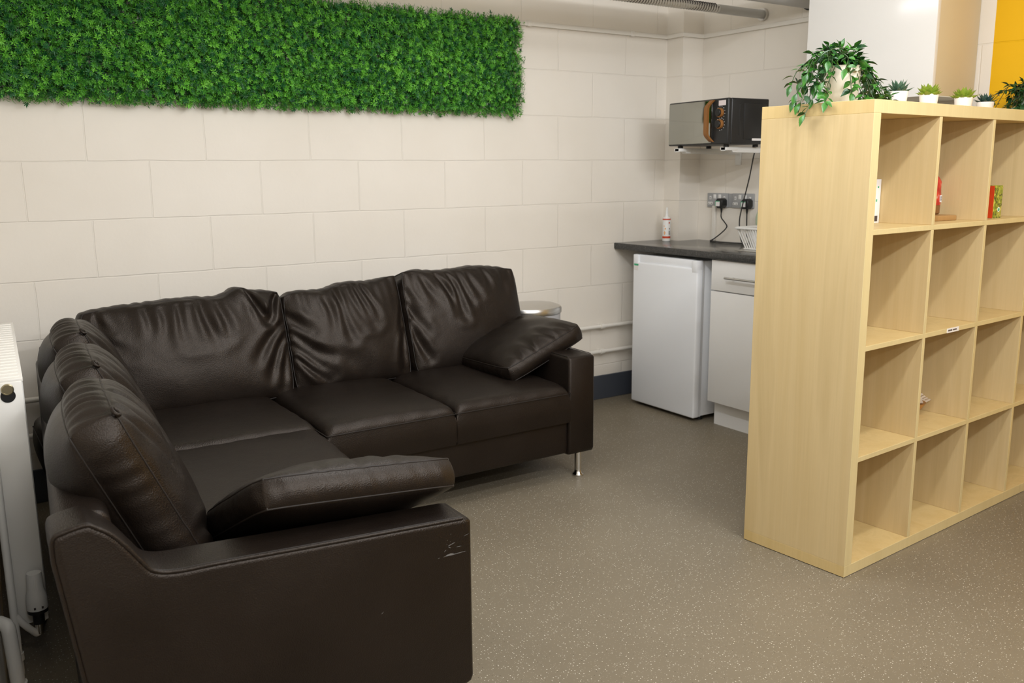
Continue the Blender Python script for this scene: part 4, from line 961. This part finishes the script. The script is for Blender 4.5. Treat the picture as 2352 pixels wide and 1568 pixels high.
def succulent(loc, label, m, seed, R0=.044, tall=.038, kind=0, ph=.052, pr=.031):
    rg = random.Random(seed); t = thing('succulent', label, 'plant', loc, rg.uniform(0, 6), group='little succulents on the bookcase')
    b = MB(); b.lathe([(pr * .80, 0), (pr * .83, .002), (pr, ph - .002), (pr * 1.0, ph), (pr * .9, ph), (pr * .88, ph - .006), (.001, ph - .005)], 32); b.build('pot', 'white_pot', t)
    b = MB()
    rings = ((9, .98, .28, 1.), (8, .82, .75, .95), (6, .6, 1.25, .85), (4, .35, 1.9, .7))
    for ri, (n, rr, el, ls) in enumerate(rings):
        for k in range(n):
            a = 2 * PI * (k + .5 * (ri % 2)) / n + rg.gauss(0, .1); h = Vector((math.cos(a), math.sin(a), 0))
            d = (h + Vector((0, 0, el * (1.0 if kind == 0 else .8)))).normalized(); L = (R0 * 1.05 if kind == 0 else R0) * ls * rg.uniform(.9, 1.1); Wd = L * (.36 if kind == 0 else .58)
            base = Vector((h.x * .005, h.y * .005, ph - .006 + .004 * ri)); side = d.cross(Vector((0, 0, 1))); side.normalize(); nr = side.cross(d).normalized()
            vs = []; n_ = 6; m_ = 6; prof = [.45, .8, 1., .95, .62, .25, .02]
            for i in range(n_ + 1):
                s_ = i / n_; c = base + d * L * s_ + nr * (.10 * L * s_ * s_)
                for j in range(m_):
                    th = 2 * PI * j / m_; vs.append(c + side * (math.cos(th) * Wd * .5 * prof[i]) + nr * (math.sin(th) * Wd * .2 * prof[i]))
            b.add(vs, [(i * m_ + j, i * m_ + (j + 1) % m_, (i + 1) * m_ + (j + 1) % m_, (i + 1) * m_ + j) for i in range(n_) for j in range(m_)])
    b.build('leaves', m, t, angle=80)
succulent(shp(.43, .18, PTOP), 'blue-green pointed succulent in a white pot, next to the trailing plant', 'suc_blue', 1)
succulent(shp(.635, .185, PTOP), 'lime green succulent in a white pot, next to the blue-green pointed one', 'suc_lime', 2, kind=1, R0=.045)
succulent(shp(.885, .19, PTOP), 'lime green succulent in a white pot, next to the dark one', 'suc_lime', 3, kind=1, R0=.045)
succulent(shp(1.20, .262, PTOP), 'dark blue-green succulent in a white pot, in front of the yellow paint', 'suc_dark', 4, R0=.041)
def jar(t):
    b = MB(); b.lathe([(.001, 0), (.040, 0), (.044, .004), (.044, .075), (.040, .082), (.0385, .082), (.041, .074), (.041, .006), (.001, .004)], 36); b.build('glass_jar', 'glass', t)
JP = shp(1.405, .20, PTOP); stems = []; rg = random.Random(12)
for k in range(20):
    e = (1.405 + rg.uniform(-.15, .05), .20 + rg.uniform(-.11, .11), rg.uniform(.0, .11)); v = shp(e[0], e[1], PTOP + max(e[2], .006)) - JP
    mid = Vector((v.x * .5, v.y * .5, .10 + rg.uniform(0, .03)))
    stems.append([(0, 0, .04), (v.x * .15, v.y * .15, .085), tuple(mid), (v.x * .9, v.y * .9, v.z + .02), tuple(v)])
trailing('dark leafy plant in a glass jar, cut off by the right edge of the frame', JP, jar, stems, ['lf2', 'lf2'], 'stem_dark', 19, (.022, .034))

# ------------------------------------------------------------------ light: fluorescent battens across the room, plus two added fill lamps
def batten(x, y, z, L, power, rz=0., col=(.925, .95, .985)):
    # a fluorescent batten throws light down and out to both sides
    for rx_, sz, k in ((0, .07, 1.), (PI / 2, .05, 1.), (-PI / 2, .05, 1.)):
        ld = bpy.data.lights.new('batten_or_fill', 'AREA'); ld.shape = 'RECTANGLE'; ld.size = L; ld.size_y = sz; ld.energy = power * k; ld.color = col
        o = bpy.data.objects.new('batten_or_fill', ld); COL.objects.link(o); o.location = (x, y, z); o.rotation_euler = (rx_, 0, rz)
for y, p in ((-1.72, 3.2), (-2.85, 12.5), (-3.97, 19), (-5.1, 12)):
    batten(1.35, y, 2.2, 1.5, p)
batten(-.25, -3.97, 2.2, .6, 9)  # unseen fill lamp added at front left to lift the radiator end
batten(1.0, -1.45, 2.2, 1.2, 7.6, PI / 2)  # unseen fill lamp added crosswise to brighten fridge, right wall and bookcase side

w = bpy.data.worlds.new('world'); scn.world = w; w.use_nodes = True
w.node_tree.nodes['Background'].inputs[0].default_value = (1, .95, .88, 1); w.node_tree.nodes['Background'].inputs[1].default_value = .0
scn.view_settings.view_transform = 'Standard'; scn.view_settings.look = 'None'; scn.view_settings.exposure = -.12; scn.view_settings.gamma = 1.
scn.view_settings.use_curve_mapping = False
